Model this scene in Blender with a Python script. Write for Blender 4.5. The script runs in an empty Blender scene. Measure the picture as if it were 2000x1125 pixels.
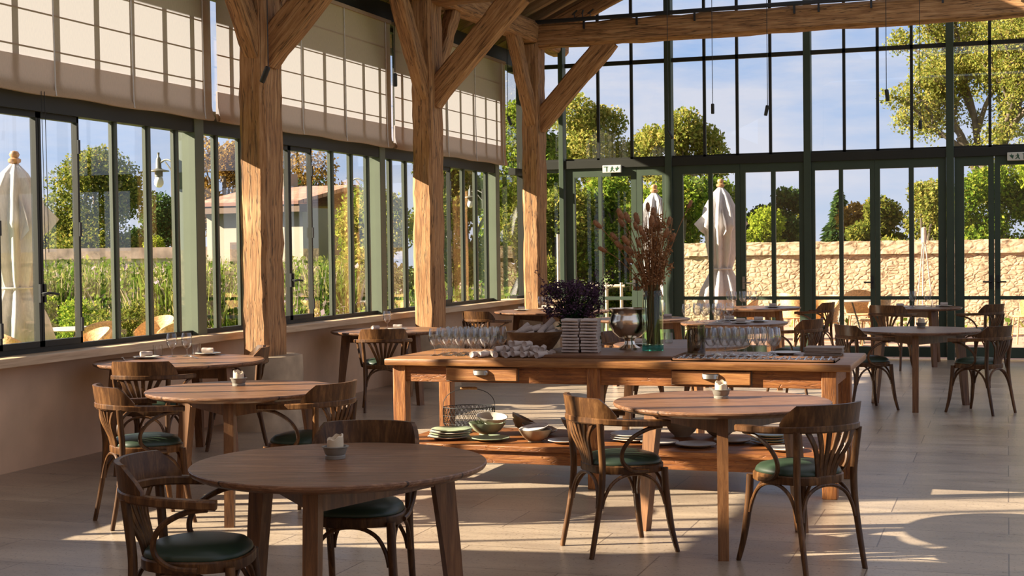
import bpy, bmesh, math, random
import numpy as np
from mathutils import Vector, Matrix, Quaternion

random.seed(7)
PI = math.pi
C = bpy.context.scene.collection
scene = bpy.context.scene

# ------------------------------------------------------------------ camera, world, sun, exposure
cam_d = bpy.data.cameras.new('camera')
cam_d.sensor_fit = 'HORIZONTAL'
cam_d.sensor_width = 36.0
cam_d.lens = 36.0 * 2818.5 / 2000.0
cam_d.clip_end = 500
cam = bpy.data.objects.new('camera', cam_d)
C.objects.link(cam)
YAW, PITCH, ROLL = 0.331, -0.027, -0.013
def _cam_matrix():
    cy, sy = math.cos(YAW), math.sin(YAW)
    w = Vector((-sy*math.cos(PITCH), cy*math.cos(PITCH), math.sin(PITCH)))
    r = Vector((cy, sy, 0)); u = r.cross(w)
    c, s = math.cos(ROLL), math.sin(ROLL)
    r2 = c*r + s*u; u2 = -s*r + c*u
    m = Matrix.Identity(4)
    for i in range(3):
        m[i][0] = r2[i]; m[i][1] = u2[i]; m[i][2] = -w[i]
    m[0][3], m[1][3], m[2][3] = 6.961, 0.0, 1.6
    return m
cam.matrix_world = _cam_matrix()
scene.camera = cam

scene.view_settings.view_transform = 'Standard'
scene.view_settings.look = 'None'
scene.view_settings.gamma = 1.0
scene.view_settings.use_curve_mapping = False
scene.view_settings.exposure = 0.42
scene.cycles.use_denoising = True
scene.cycles.max_bounces = 12
scene.cycles.diffuse_bounces = 4
scene.cycles.glossy_bounces = 4
scene.cycles.transparent_max_bounces = 40
scene.cycles.caustics_reflective = False
scene.cycles.caustics_refractive = False
scene.cycles.sample_clamp_indirect = 6.0

# sun: from the left and slightly from behind the camera, low
SUN_EL, SUN_AZ = math.radians(24.6), math.radians(22.3)
sun_dir = Vector((math.cos(SUN_AZ)*math.cos(SUN_EL), math.sin(SUN_AZ)*math.cos(SUN_EL), -math.sin(SUN_EL)))
sd = bpy.data.lights.new('sun', 'SUN'); sd.energy = 17.0; sd.color = (1.0, 0.87, 0.69); sd.angle = math.radians(0.6)
sun = bpy.data.objects.new('sun', sd); C.objects.link(sun)
sun.rotation_euler = sun_dir.to_track_quat('-Z', 'Y').to_euler(); sun.location = (-30, -10, 25)

# world: pale blue sky with thin streaky cloud
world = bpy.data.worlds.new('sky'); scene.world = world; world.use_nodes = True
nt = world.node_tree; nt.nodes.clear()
def N(tree, t, **kw):
    n = tree.nodes.new(t)
    for k, v in kw.items(): setattr(n, k, v)
    return n
wo = N(nt, 'ShaderNodeOutputWorld'); bg = N(nt, 'ShaderNodeBackground'); tc = N(nt, 'ShaderNodeTexCoord')
sep = N(nt, 'ShaderNodeSeparateXYZ'); nt.links.new(tc.outputs['Generated'], sep.inputs[0])
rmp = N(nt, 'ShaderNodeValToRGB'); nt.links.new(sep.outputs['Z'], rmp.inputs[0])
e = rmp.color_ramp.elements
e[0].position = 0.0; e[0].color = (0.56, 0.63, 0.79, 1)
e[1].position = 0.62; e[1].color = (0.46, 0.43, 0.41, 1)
x = e.new(0.10); x.color = (0.38, 0.52, 0.80, 1)
x = e.new(0.20); x.color = (0.25, 0.43, 0.80, 1)
x = e.new(0.34); x.color = (0.30, 0.45, 0.78, 1)
mp = N(nt, 'ShaderNodeMapping'); mp.inputs['Scale'].default_value = (2.2, 2.2, 9.0); mp.inputs['Rotation'].default_value = (0.12, 0.1, 0)
nt.links.new(tc.outputs['Generated'], mp.inputs[0])
nz = N(nt, 'ShaderNodeTexNoise'); nz.inputs['Scale'].default_value = 2.6; nz.inputs['Detail'].default_value = 7; nz.inputs['Roughness'].default_value = 0.62
nt.links.new(mp.outputs[0], nz.inputs[0])
cr = N(nt, 'ShaderNodeValToRGB'); nt.links.new(nz.outputs[0], cr.inputs[0])
cr.color_ramp.elements[0].position = 0.34; cr.color_ramp.elements[0].color = (0, 0, 0, 1)
cr.color_ramp.elements[1].position = 0.60; cr.color_ramp.elements[1].color = (0.85, 0.85, 0.85, 1)
mx = N(nt, 'ShaderNodeMixRGB', blend_type='LIGHTEN'); nt.links.new(cr.outputs[0], mx.inputs[0]); nt.links.new(rmp.outputs[0], mx.inputs[1])
mx.inputs[2].default_value = (0.70, 0.70, 0.80, 1)
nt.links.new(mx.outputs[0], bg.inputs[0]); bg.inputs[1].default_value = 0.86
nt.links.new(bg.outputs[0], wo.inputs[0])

# ------------------------------------------------------------------ materials
def newmat(name):
    m = bpy.data.materials.new(name); m.use_nodes = True
    t = m.node_tree; t.nodes.clear()
    o = N(t, 'ShaderNodeOutputMaterial')
    return m, t, o
def ramp(t, stops):
    r = N(t, 'ShaderNodeValToRGB'); el = r.color_ramp.elements
    el[0].position, el[0].color = stops[0][0], (*stops[0][1], 1)
    el[1].position, el[1].color = stops[-1][0], (*stops[-1][1], 1)
    for p, c in stops[1:-1]:
        q = el.new(p); q.color = (*c, 1)
    return r
def plain(name, col, rough=0.6, metal=0.0, noise=0.12, scale=20, bump=0.0, spec=0.5, stretch=(1, 1, 1)):
    m, t, o = newmat(name)
    b = N(t, 'ShaderNodeBsdfPrincipled'); b.inputs['Roughness'].default_value = rough; b.inputs['Metallic'].default_value = metal
    b.inputs['Specular IOR Level'].default_value = spec
    tcn = N(t, 'ShaderNodeTexCoord'); mpn = N(t, 'ShaderNodeMapping'); mpn.inputs['Scale'].default_value = stretch
    nn = N(t, 'ShaderNodeTexNoise'); nn.inputs['Scale'].default_value = scale; nn.inputs['Detail'].default_value = 5
    t.links.new(tcn.outputs['Object'], mpn.inputs[0]); t.links.new(mpn.outputs[0], nn.inputs[0])
    a = tuple(max(0, c*(1-noise)) for c in col); z = tuple(min(1, c*(1+noise)) for c in col)
    r = ramp(t, [(0.3, a), (0.7, z)])
    t.links.new(nn.outputs[0], r.inputs[0]); t.links.new(r.outputs[0], b.inputs['Base Color'])
    if bump:
        bp = N(t, 'ShaderNodeBump'); bp.inputs['Strength'].default_value = bump; bp.inputs['Distance'].default_value = 0.01
        t.links.new(nn.outputs[0], bp.inputs['Height']); t.links.new(bp.outputs[0], b.inputs['Normal'])
    t.links.new(b.outputs[0], o.inputs[0])
    return m
def wood(name, dark, mid, light, rough=0.45, scale=4.0, stretch=(8, 8, 0.6), bump=0.25, planks=None, cracks=0.0, vary=0.12, coat=0.0, spec=0.5):
    """grain runs along the axis with the small stretch value; planks=(row height) draws board joints across local Y"""
    m, t, o = newmat(name)
    b = N(t, 'ShaderNodeBsdfPrincipled'); b.inputs['Roughness'].default_value = rough
    b.inputs['Specular IOR Level'].default_value = spec
    if coat: b.inputs['Coat Weight'].default_value = coat; b.inputs['Coat Roughness'].default_value = 0.25
    tcn = N(t, 'ShaderNodeTexCoord'); oi = N(t, 'ShaderNodeObjectInfo')
    add = N(t, 'ShaderNodeVectorMath', operation='ADD')
    sc = N(t, 'ShaderNodeVectorMath', operation='SCALE'); sc.inputs['Scale'].default_value = 7.0
    comb = N(t, 'ShaderNodeCombineXYZ')
    for i in range(3): t.links.new(oi.outputs['Random'], comb.inputs[i])
    t.links.new(comb.outputs[0], sc.inputs[0])
    t.links.new(tcn.outputs['Object'], add.inputs[0]); t.links.new(sc.outputs[0], add.inputs[1])
    mpn = N(t, 'ShaderNodeMapping'); mpn.inputs['Scale'].default_value = stretch
    t.links.new(add.outputs[0], mpn.inputs[0])
    n1 = N(t, 'ShaderNodeTexNoise'); n1.inputs['Scale'].default_value = scale; n1.inputs['Detail'].default_value = 8
    n1.inputs['Roughness'].default_value = 0.68; n1.inputs['Distortion'].default_value = 0.4
    t.links.new(mpn.outputs[0], n1.inputs[0])
    r = ramp(t, [(0.28, dark), (0.5, mid), (0.74, light)])
    t.links.new(n1.outputs[0], r.inputs[0])
    # per-object tone
    hs = N(t, 'ShaderNodeHueSaturation')
    mr = N(t, 'ShaderNodeMapRange'); mr.inputs[3].default_value = 1-vary; mr.inputs[4].default_value = 1+vary
    t.links.new(oi.outputs['Random'], mr.inputs[0]); t.links.new(mr.outputs[0], hs.inputs['Value'])
    t.links.new(r.outputs[0], hs.inputs['Color'])
    colout = hs.outputs[0]; height = n1.outputs[0]
    if cracks:
        mp2 = N(t, 'ShaderNodeMapping'); mp2.inputs['Scale'].default_value = tuple(s*1.0 for s in stretch)
        t.links.new(add.outputs[0], mp2.inputs[0])
        v = N(t, 'ShaderNodeTexNoise'); v.inputs['Scale'].default_value = scale*0.9; v.inputs['Detail'].default_value = 3
        mp2.inputs['Scale'].default_value = (stretch[0]*0.8, stretch[1]*0.8, stretch[2]*0.35)
        t.links.new(mp2.outputs[0], v.inputs[0])
        ab = N(t, 'ShaderNodeMath', operation='SUBTRACT'); ab.inputs[1].default_value = 0.5; t.links.new(v.outputs[0], ab.inputs[0])
        ab2 = N(t, 'ShaderNodeMath', operation='ABSOLUTE'); t.links.new(ab.outputs[0], ab2.inputs[0])
        r2 = ramp(t, [(0.0, (0, 0, 0)), (0.022, (1, 1, 1))]); t.links.new(ab2.outputs[0], r2.inputs[0])
        mm = N(t, 'ShaderNodeMixRGB', blend_type='MULTIPLY'); mm.inputs[0].default_value = cracks
        t.links.new(colout, mm.inputs[1]); t.links.new(r2.outputs[0], mm.inputs[2]); colout = mm.outputs[0]
        hm = N(t, 'ShaderNodeMath', operation='MULTIPLY'); t.links.new(height, hm.inputs[0]); t.links.new(r2.outputs[0], hm.inputs[1]); height = hm.outputs[0]
    if planks:
        br = N(t, 'ShaderNodeTexBrick'); br.inputs['Scale'].default_value = 1.0
        br.inputs['Brick Width'].default_value = 40.0; br.inputs['Row Height'].default_value = planks
        br.inputs['Mortar Size'].default_value = 0.0035; br.inputs['Mortar Smooth'].default_value = 0.1
        br.inputs['Color1'].default_value = (1, 1, 1, 1); br.inputs['Color2'].default_value = (0.78, 0.78, 0.78, 1); br.inputs['Mortar'].default_value = (0.16, 0.14, 0.12, 1)
        mpp = N(t, 'ShaderNodeMapping'); mpp.inputs['Location'].default_value = (9.0, 0.05, 0)
        t.links.new(tcn.outputs['Object'], mpp.inputs[0]); t.links.new(mpp.outputs[0], br.inputs['Vector'])
        mm = N(t, 'ShaderNodeMixRGB', blend_type='MULTIPLY'); mm.inputs[0].default_value = 1
        t.links.new(colout, mm.inputs[1]); t.links.new(br.outputs[0], mm.inputs[2]); colout = mm.outputs[0]
    t.links.new(colout, b.inputs['Base Color'])
    bp = N(t, 'ShaderNodeBump'); bp.inputs['Strength'].default_value = bump; bp.inputs['Distance'].default_value = 0.006
    t.links.new(height, bp.inputs['Height']); t.links.new(bp.outputs[0], b.inputs['Normal'])
    t.links.new(b.outputs[0], o.inputs[0])
    return m
def glassmat(name, tint=(0.97, 0.98, 0.97), f0=0.04, rough=0.0, gain=0.96):
    m, t, o = newmat(name)
    lw = N(t, 'ShaderNodeLayerWeight'); lw.inputs[0].default_value = 0.5
    pw = N(t, 'ShaderNodeMath', operation='POWER'); pw.inputs[1].default_value = 5.0
    t.links.new(lw.outputs['Facing'], pw.inputs[0])
    ma = N(t, 'ShaderNodeMath', operation='MULTIPLY_ADD'); ma.inputs[1].default_value = gain; ma.inputs[2].default_value = f0
    t.links.new(pw.outputs[0], ma.inputs[0])
    tr = N(t, 'ShaderNodeBsdfTransparent'); tr.inputs[0].default_value = (*tint, 1)
    gl = N(t, 'ShaderNodeBsdfGlossy'); gl.inputs['Roughness'].default_value = rough; gl.inputs[0].default_value = (1, 1, 1, 1)
    mxs = N(t, 'ShaderNodeMixShader'); t.links.new(ma.outputs[0], mxs.inputs[0]); t.links.new(tr.outputs[0], mxs.inputs[1]); t.links.new(gl.outputs[0], mxs.inputs[2])
    t.links.new(mxs.outputs[0], o.inputs[0])
    return m
def clearglass(name):
    m, t, o = newmat(name)
    lw = N(t, 'ShaderNodeLayerWeight'); lw.inputs[0].default_value = 0.5
    r = ramp(t, [(0.0, (0.97, 0.97, 0.97)), (0.55, (0.93, 0.93, 0.92)), (0.80, (0.55, 0.54, 0.52)), (1.0, (0.18, 0.17, 0.16))])
    t.links.new(lw.outputs['Facing'], r.inputs[0])
    pw = N(t, 'ShaderNodeMath', operation='POWER'); pw.inputs[1].default_value = 2.6; t.links.new(lw.outputs['Facing'], pw.inputs[0])
    ma = N(t, 'ShaderNodeMath', operation='MULTIPLY_ADD'); ma.inputs[1].default_value = 1.0; ma.inputs[2].default_value = 0.055; t.links.new(pw.outputs[0], ma.inputs[0])
    tr = N(t, 'ShaderNodeBsdfTransparent'); t.links.new(r.outputs[0], tr.inputs[0])
    gl = N(t, 'ShaderNodeBsdfGlossy'); gl.inputs['Roughness'].default_value = 0.02
    ms = N(t, 'ShaderNodeMixShader'); t.links.new(ma.outputs[0], ms.inputs[0]); t.links.new(tr.outputs[0], ms.inputs[1]); t.links.new(gl.outputs[0], ms.inputs[2])
    t.links.new(ms.outputs[0], o.inputs[0])
    return m
def leafmat(name, stops, trans=0.5, rough=0.6):
    m, t, o = newmat(name)
    g = N(t, 'ShaderNodeNewGeometry'); r = ramp(t, stops); t.links.new(g.outputs['Random Per Island'], r.inputs[0])
    d = N(t, 'ShaderNodeBsdfDiffuse'); tl = N(t, 'ShaderNodeBsdfTranslucent'); ms = N(t, 'ShaderNodeMixShader'); ms.inputs[0].default_value = trans
    t.links.new(r.outputs[0], d.inputs[0]); t.links.new(r.outputs[0], tl.inputs[0])
    t.links.new(d.outputs[0], ms.inputs[1]); t.links.new(tl.outputs[0], ms.inputs[2]); t.links.new(ms.outputs[0], o.inputs[0])
    return m
def clothmat(name, col, trans=0.0, weave=220, bump=0.15, tcol=None):
    m, t, o = newmat(name)
    tcn = N(t, 'ShaderNodeTexCoord'); nn = N(t, 'ShaderNodeTexNoise'); nn.inputs['Scale'].default_value = weave; nn.inputs['Detail'].default_value = 2
    mpn = N(t, 'ShaderNodeMapping'); mpn.inputs['Scale'].default_value = (1, 1, 0.15)
    t.links.new(tcn.outputs['Object'], mpn.inputs[0]); t.links.new(mpn.outputs[0], nn.inputs[0])
    r = ramp(t, [(0.3, tuple(c*0.9 for c in col)), (0.7, tuple(min(1, c*1.06) for c in col))]); t.links.new(nn.outputs[0], r.inputs[0])
    d = N(t, 'ShaderNodeBsdfDiffuse'); t.links.new(r.outputs[0], d.inputs[0])
    bp = N(t, 'ShaderNodeBump'); bp.inputs['Strength'].default_value = bump; bp.inputs['Distance'].default_value = 0.002
    t.links.new(nn.outputs[0], bp.inputs['Height']); t.links.new(bp.outputs[0], d.inputs['Normal'])
    if trans:
        tl = N(t, 'ShaderNodeBsdfTranslucent')
        if tcol: tl.inputs[0].default_value = (*tcol, 1)
        else: t.links.new(r.outputs[0], tl.inputs[0])
        ms = N(t, 'ShaderNodeMixShader'); ms.inputs[0].default_value = trans
        t.links.new(d.outputs[0], ms.inputs[1]); t.links.new(tl.outputs[0], ms.inputs[2]); t.links.new(ms.outputs[0], o.inputs[0])
    else:
        t.links.new(d.outputs[0], o.inputs[0])
    return m
def floormat():
    m, t, o = newmat('limestone paving')
    b = N(t, 'ShaderNodeBsdfPrincipled')
    tcn = N(t, 'ShaderNodeTexCoord')
    br = N(t, 'ShaderNodeTexBrick'); br.inputs['Scale'].default_value = 1.0; br.offset = 0.37; br.offset_frequency = 2
    br.inputs['Brick Width'].default_value = 1.05; br.inputs['Row Height'].default_value = 0.52; br.inputs['Mortar Size'].default_value = 0.004
    br.inputs['Mortar Smooth'].default_value = 0.2; br.inputs['Bias'].default_value = 0.0
    br.inputs['Color1'].default_value = (0.43, 0.345, 0.26, 1); br.inputs['Color2'].default_value = (0.36, 0.285, 0.215, 1); br.inputs['Mortar'].default_value = (0.17, 0.13, 0.10, 1)
    t.links.new(tcn.outputs['Object'], br.inputs['Vector'])
    n1 = N(t, 'ShaderNodeTexNoise'); n1.inputs['Scale'].default_value = 1.6; n1.inputs['Detail'].default_value = 7; n1.inputs['Roughness'].default_value = 0.65
    mpn = N(t, 'ShaderNodeMapping'); mpn.inputs['Scale'].default_value = (0.7, 2.6, 1)
    t.links.new(tcn.outputs['Object'], mpn.inputs[0]); t.links.new(mpn.outputs[0], n1.inputs[0])
    r1 = ramp(t, [(0.32, (0.66, 0.63, 0.62)), (0.68, (1.14, 1.11, 1.06))]); t.links.new(n1.outputs[0], r1.inputs[0])
    mm = N(t, 'ShaderNodeMixRGB', blend_type='MULTIPLY'); mm.inputs[0].default_value = 1
    t.links.new(br.outputs[0], mm.inputs[1]); t.links.new(r1.outputs[0], mm.inputs[2])
    # small pits
    n2 = N(t, 'ShaderNodeTexNoise'); n2.inputs['Scale'].default_value = 55; n2.inputs['Detail'].default_value = 4
    t.links.new(tcn.outputs['Object'], n2.inputs[0])
    r2 = ramp(t, [(0.30, (0.45, 0.40, 0.36)), (0.42, (1, 1, 1))]); t.links.new(n2.outputs[0], r2.inputs[0])
    m2 = N(t, 'ShaderNodeMixRGB', blend_type='MULTIPLY'); m2.inputs[0].default_value = 0.9
    t.links.new(mm.outputs[0], m2.inputs[1]); t.links.new(r2.outputs[0], m2.inputs[2])
    t.links.new(m2.outputs[0], b.inputs['Base Color'])
    rr = N(t, 'ShaderNodeMapRange'); rr.inputs[3].default_value = 0.20; rr.inputs[4].default_value = 0.42
    t.links.new(n1.outputs[0], rr.inputs[0]); t.links.new(rr.outputs[0], b.inputs['Roughness'])
    hs = N(t, 'ShaderNodeMath', operation='MULTIPLY'); t.links.new(r2.outputs[0], hs.inputs[0])
    iv = N(t, 'ShaderNodeMath', operation='SUBTRACT'); iv.inputs[0].default_value = 1.0; t.links.new(br.outputs['Fac'], iv.inputs[1]); t.links.new(iv.outputs[0], hs.inputs[1])
    bp = N(t, 'ShaderNodeBump'); bp.inputs['Strength'].default_value = 0.3; bp.inputs['Distance'].default_value = 0.004
    t.links.new(hs.outputs[0], bp.inputs['Height']); t.links.new(bp.outputs[0], b.inputs['Normal'])
    t.links.new(b.outputs[0], o.inputs[0])
    return m
def rubblemat(name, c1, c2, joint, scale=3.2):
    m, t, o = newmat(name)
    b = N(t, 'ShaderNodeBsdfPrincipled'); b.inputs['Roughness'].default_value = 0.9
    tcn = N(t, 'ShaderNodeTexCoord'); mpn = N(t, 'ShaderNodeMapping'); mpn.inputs['Scale'].default_value = (1, 1, 1.6)
    t.links.new(tcn.outputs['Object'], mpn.inputs[0])
    v = N(t, 'ShaderNodeTexVoronoi'); v.feature = 'DISTANCE_TO_EDGE'; v.inputs['Scale'].default_value = scale
    v2 = N(t, 'ShaderNodeTexVoronoi'); v2.inputs['Scale'].default_value = scale
    n = N(t, 'ShaderNodeTexNoise'); n.inputs['Scale'].default_value = 4; n.inputs['Detail'].default_value = 6
    mxv = N(t, 'ShaderNodeMixRGB'); mxv.inputs[0].default_value = 0.12
    t.links.new(mpn.outputs[0], n.inputs[0]); t.links.new(mpn.outputs[0], mxv.inputs[1]); t.links.new(n.outputs['Color'], mxv.inputs[2])
    t.links.new(mxv.outputs[0], v.inputs['Vector']); t.links.new(mxv.outputs[0], v2.inputs['Vector'])
    re = ramp(t, [(0.01, (0, 0, 0)), (0.22, (1, 1, 1))]); t.links.new(v.outputs['Distance'], re.inputs[0])
    rc = ramp(t, [(0.1, c1), (0.9, c2)]); sepc = N(t, 'ShaderNodeSeparateColor'); t.links.new(v2.outputs['Color'], sepc.inputs[0]); t.links.new(sepc.outputs[0], rc.inputs[0])
    mxc = N(t, 'ShaderNodeMixRGB'); t.links.new(re.outputs[0], mxc.inputs[0]); mxc.inputs[1].default_value = (*joint, 1); t.links.new(rc.outputs[0], mxc.inputs[2])
    n3 = N(t, 'ShaderNodeTexNoise'); n3.inputs['Scale'].default_value = 9; n3.inputs['Detail'].default_value = 5
    t.links.new(mpn.outputs[0], n3.inputs[0]); r3 = ramp(t, [(0.34, (0.38, 0.30, 0.22)), (0.46, (1, 1, 1))]); t.links.new(n3.outputs[0], r3.inputs[0])
    m3 = N(t, 'ShaderNodeMixRGB', blend_type='MULTIPLY'); m3.inputs[0].default_value = 0.8
    t.links.new(mxc.outputs[0], m3.inputs[1]); t.links.new(r3.outputs[0], m3.inputs[2])
    t.links.new(m3.outputs[0], b.inputs['Base Color'])
    ad = N(t, 'ShaderNodeMath', operation='MULTIPLY_ADD'); ad.inputs[1].default_value = 0.5
    t.links.new(n.outputs[0], ad.inputs[0]); t.links.new(re.outputs[0], ad.inputs[2])
    bp = N(t, 'ShaderNodeBump'); bp.inputs['Strength'].default_value = 0.45; bp.inputs['Distance'].default_value = 0.025
    t.links.new(ad.outputs[0], bp.inputs['Height']); t.links.new(bp.outputs[0], b.inputs['Normal'])
    t.links.new(b.outputs[0], o.inputs[0])
    return m
def bricklike(name, c1, c2, mort, bw, rh, ms, rough=0.8, vertical=False):
    m, t, o = newmat(name)
    b = N(t, 'ShaderNodeBsdfPrincipled'); b.inputs['Roughness'].default_value = rough
    tcn = N(t, 'ShaderNodeTexCoord'); br = N(t, 'ShaderNodeTexBrick'); br.inputs['Scale'].default_value = 1
    src = tcn.outputs['Object']
    if vertical:
        s = N(t, 'ShaderNodeSeparateXYZ'); c = N(t, 'ShaderNodeCombineXYZ'); t.links.new(src, s.inputs[0])
        t.links.new(s.outputs[0], c.inputs[0]); t.links.new(s.outputs[2], c.inputs[1]); src = c.outputs[0]
    br.inputs['Brick Width'].default_value = bw; br.inputs['Row Height'].default_value = rh; br.inputs['Mortar Size'].default_value = ms
    br.inputs['Color1'].default_value = (*c1, 1); br.inputs['Color2'].default_value = (*c2, 1); br.inputs['Mortar'].default_value = (*mort, 1)
    t.links.new(src, br.inputs['Vector']); t.links.new(br.outputs[0], b.inputs['Base Color'])
    bp = N(t, 'ShaderNodeBump'); bp.inputs['Strength'].default_value = 0.4; bp.inputs['Distance'].default_value = 0.02; bp.invert = True
    t.links.new(br.outputs['Fac'], bp.inputs['Height']); t.links.new(bp.outputs[0], b.inputs['Normal'])
    t.links.new(b.outputs[0], o.inputs[0])
    return m

M = {}
M['floor'] = floormat()
M['plaster'] = plain('lime plaster', (0.64, 0.43, 0.275), 0.9, noise=0.10, scale=3.0, bump=0.08)
M['sill'] = wood('pale sill wood', (0.34, 0.22, 0.12), (0.50, 0.35, 0.21), (0.60, 0.44, 0.28), 0.6, 3, (10, 0.5, 10), 0.1)
M['beam'] = wood('hewn oak', (0.13, 0.050, 0.016), (0.37, 0.178, 0.064), (0.55, 0.315, 0.142), 0.75, 4.5, (7, 7, 0.55), 0.9, cracks=0.75, vary=0.06)
M['rafter'] = wood('roof timber', (0.16, 0.08, 0.04), (0.30, 0.17, 0.08), (0.46, 0.29, 0.15), 0.8, 3, (8, 8, 0.5), 0.3)
M['boards'] = wood('roof boards', (0.07, 0.035, 0.02), (0.12, 0.065, 0.035), (0.18, 0.10, 0.055), 0.85, 2, (0.5, 8, 8), 0.3, planks=0.16)
M['steel'] = plain('green painted steel', (0.070, 0.080, 0.055), 0.45, noise=0.05, scale=6)
M['sage'] = plain('sage green steel', (0.105, 0.125, 0.080), 0.5, noise=0.05, scale=4)
M['steel_dark'] = plain('dark painted steel', (0.024, 0.024, 0.019), 0.5, noise=0.06, scale=6, spec=0.25)
M['door_green'] = plain('green door paint', (0.048, 0.066, 0.044), 0.5, noise=0.06, scale=6, spec=0.25)
M['iron'] = plain('black iron', (0.012, 0.012, 0.012), 0.5, noise=0.1)
M['glass'] = glassmat('window glass', (0.975, 0.985, 0.975), 0.035)
M['stem_glass'] = clearglass('drinking glass')
M['teal_glass'] = glassmat('teal glass', (0.25, 0.62, 0.55), 0.06)
M['vase_glass'] = glassmat('vase glass', (0.86, 0.92, 0.86), 0.022)
M['chair'] = wood('bentwood', (0.024, 0.009, 0.003), (0.078, 0.032, 0.010), (0.20, 0.094, 0.033), 0.40, 6, (6, 6, 0.8), 0.15, vary=0.25, spec=0.30)
M['leather'] = plain('green leather', (0.024, 0.042, 0.024), 0.42, noise=0.18, scale=9, bump=0.05)
M['table'] = wood('oak table top', (0.070, 0.028, 0.012), (0.200, 0.090, 0.042), (0.37, 0.200, 0.108), 0.34, 5.5, (0.8, 10, 10), 0.7, planks=0.21, vary=0.08)
M['table_leg'] = wood('oak table leg', (0.060, 0.022, 0.007), (0.155, 0.064, 0.021), (0.27, 0.125, 0.046), 0.45, 5, (7, 7, 0.6), 0.25, vary=0.12)
M['buffet'] = wood('old pine', (0.075, 0.020, 0.005), (0.24, 0.076, 0.014), (0.42, 0.170, 0.040), 0.50, 9, (0.6, 7, 7), 0.6, cracks=0.25, vary=0.05)
M['buffet_top'] = wood('old pine boards', (0.10, 0.034, 0.010), (0.245, 0.098, 0.028), (0.40, 0.195, 0.065), 0.38, 6, (0.6, 8, 8), 0.3, planks=0.26, vary=0.03)
M['buffet_leg'] = wood('old pine post', (0.080, 0.022, 0.006), (0.26, 0.088, 0.018), (0.45, 0.195, 0.050), 0.5, 9, (7, 7, 0.6), 0.6, cracks=0.25, vary=0.05)
M['buffet_front'] = wood('pine drawer front', (0.11, 0.035, 0.010), (0.30, 0.115, 0.030), (0.46, 0.22, 0.07), 0.5, 7, (0.6, 7, 7), 0.5, vary=0.05)
M['board'] = wood('dark serving board', (0.10, 0.045, 0.022), (0.17, 0.08, 0.04), (0.24, 0.125, 0.065), 0.45, 5, (0.6, 8, 8), 0.2)
M['bowlwood'] = wood('turned bowl wood', (0.13, 0.06, 0.024), (0.23, 0.115, 0.048), (0.33, 0.18, 0.08), 0.55, 5, (3, 3, 6), 0.3)
M['chrome'] = plain('worn chrome', (0.40, 0.38, 0.35), 0.32, 1.0, noise=0.05)
M['silver'] = plain('old silver', (0.74, 0.64, 0.52), 0.20, 1.0, noise=0.08)
M['cutlery'] = plain('cutlery steel', (0.62, 0.62, 0.64), 0.22, 1.0, noise=0.03)
M['linen'] = clothmat('linen', (0.47, 0.385, 0.335), 0.0, 120, 0.3)
M['linen_white'] = clothmat('white linen', (0.72, 0.68, 0.64), 0.0, 120, 0.3)
M['blind'] = clothmat('blind cloth', (0.70, 0.49, 0.31), 0.45, 160, 0.1, tcol=(0.30, 0.295, 0.315))
M['rod'] = plain('blind rod', (0.10, 0.075, 0.06), 0.7)
M['cord'] = plain('white cord', (0.62, 0.58, 0.52), 0.7)
M['wax'] = plain('candle wax', (0.60, 0.48, 0.34), 0.5, noise=0.08)
M['pewter'] = plain('stoneware holder', (0.20, 0.18, 0.15), 0.4, noise=0.15)
M['ceramic'] = plain('cream ceramic', (0.55, 0.50, 0.43), 0.3, noise=0.06)
M['celadon'] = plain('pale green ceramic', (0.36, 0.42, 0.27), 0.28, noise=0.08)
M['stoneware'] = plain('brown stoneware', (0.30, 0.22, 0.14), 0.35, noise=0.12)
M['menu'] = plain('menu card', (0.26, 0.20, 0.16), 0.7, noise=0.06)
M['sign_white'] = plain('sign acrylic', (0.62, 0.60, 0.52), 0.4, noise=0.02)
M['sign_green'] = plain('sign green', (0.015, 0.075, 0.035), 0.5, noise=0.02)
M['parasol'] = clothmat('parasol canvas', (0.58, 0.55, 0.545), 0.12, 90, 0.1)
M['polewood'] = wood('parasol wood', (0.25, 0.12, 0.05), (0.40, 0.21, 0.09), (0.52, 0.30, 0.14), 0.5, 5, (7, 7, 0.6), 0.1)
M['rattan'] = plain('rattan', (0.58, 0.36, 0.16), 0.6, noise=0.35, scale=45, bump=0.4)
M['zinc'] = plain('zinc lamp', (0.15, 0.15, 0.13), 0.5, 0.3, noise=0.1)
M['opal'] = plain('lamp globe', (0.80, 0.80, 0.80), 0.15, noise=0.01)
M['stone_base'] = plain('stone block', (0.42, 0.31, 0.20), 0.9, noise=0.25, scale=5, bump=0.5)
M['rubble'] = rubblemat('rubble stone', (0.45, 0.335, 0.215), (0.54, 0.415, 0.275), (0.40, 0.29, 0.18), 8.5)
M['coping'] = rubblemat('coping stone', (0.48, 0.37, 0.25), (0.55, 0.43, 0.295), (0.42, 0.31, 0.195), 5.0)
M['terrace'] = bricklike('terracotta terrace', (0.46, 0.26, 0.18), (0.52, 0.31, 0.22), (0.34, 0.21, 0.15), 0.9, 0.45, 0.012)
M['lawn'] = plain('lawn', (0.15, 0.20, 0.035), 0.95, noise=0.35, scale=1.4, bump=0.5)
M['garden_wall'] = plain('whitewashed garden wall', (0.50, 0.46, 0.46), 0.9, noise=0.15, scale=2)
M['wall_cap'] = plain('weathered cap', (0.22, 0.16, 0.13), 0.9, noise=0.5, scale=2.5)
M['house_wall'] = plain('house render', (0.36, 0.305, 0.24), 0.9, noise=0.08, scale=1.2)
M['roof_tile'] = bricklike('roof tiles', (0.40, 0.17, 0.10), (0.52, 0.27, 0.18), (0.20, 0.09, 0.06), 0.3, 0.25, 0.02)
M['roof_bark'] = plain('dark eave timber', (0.13, 0.08, 0.05), 0.8)
M['bark'] = plain('bark', (0.13, 0.10, 0.07), 0.9, noise=0.4, scale=6, bump=0.5)
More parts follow.
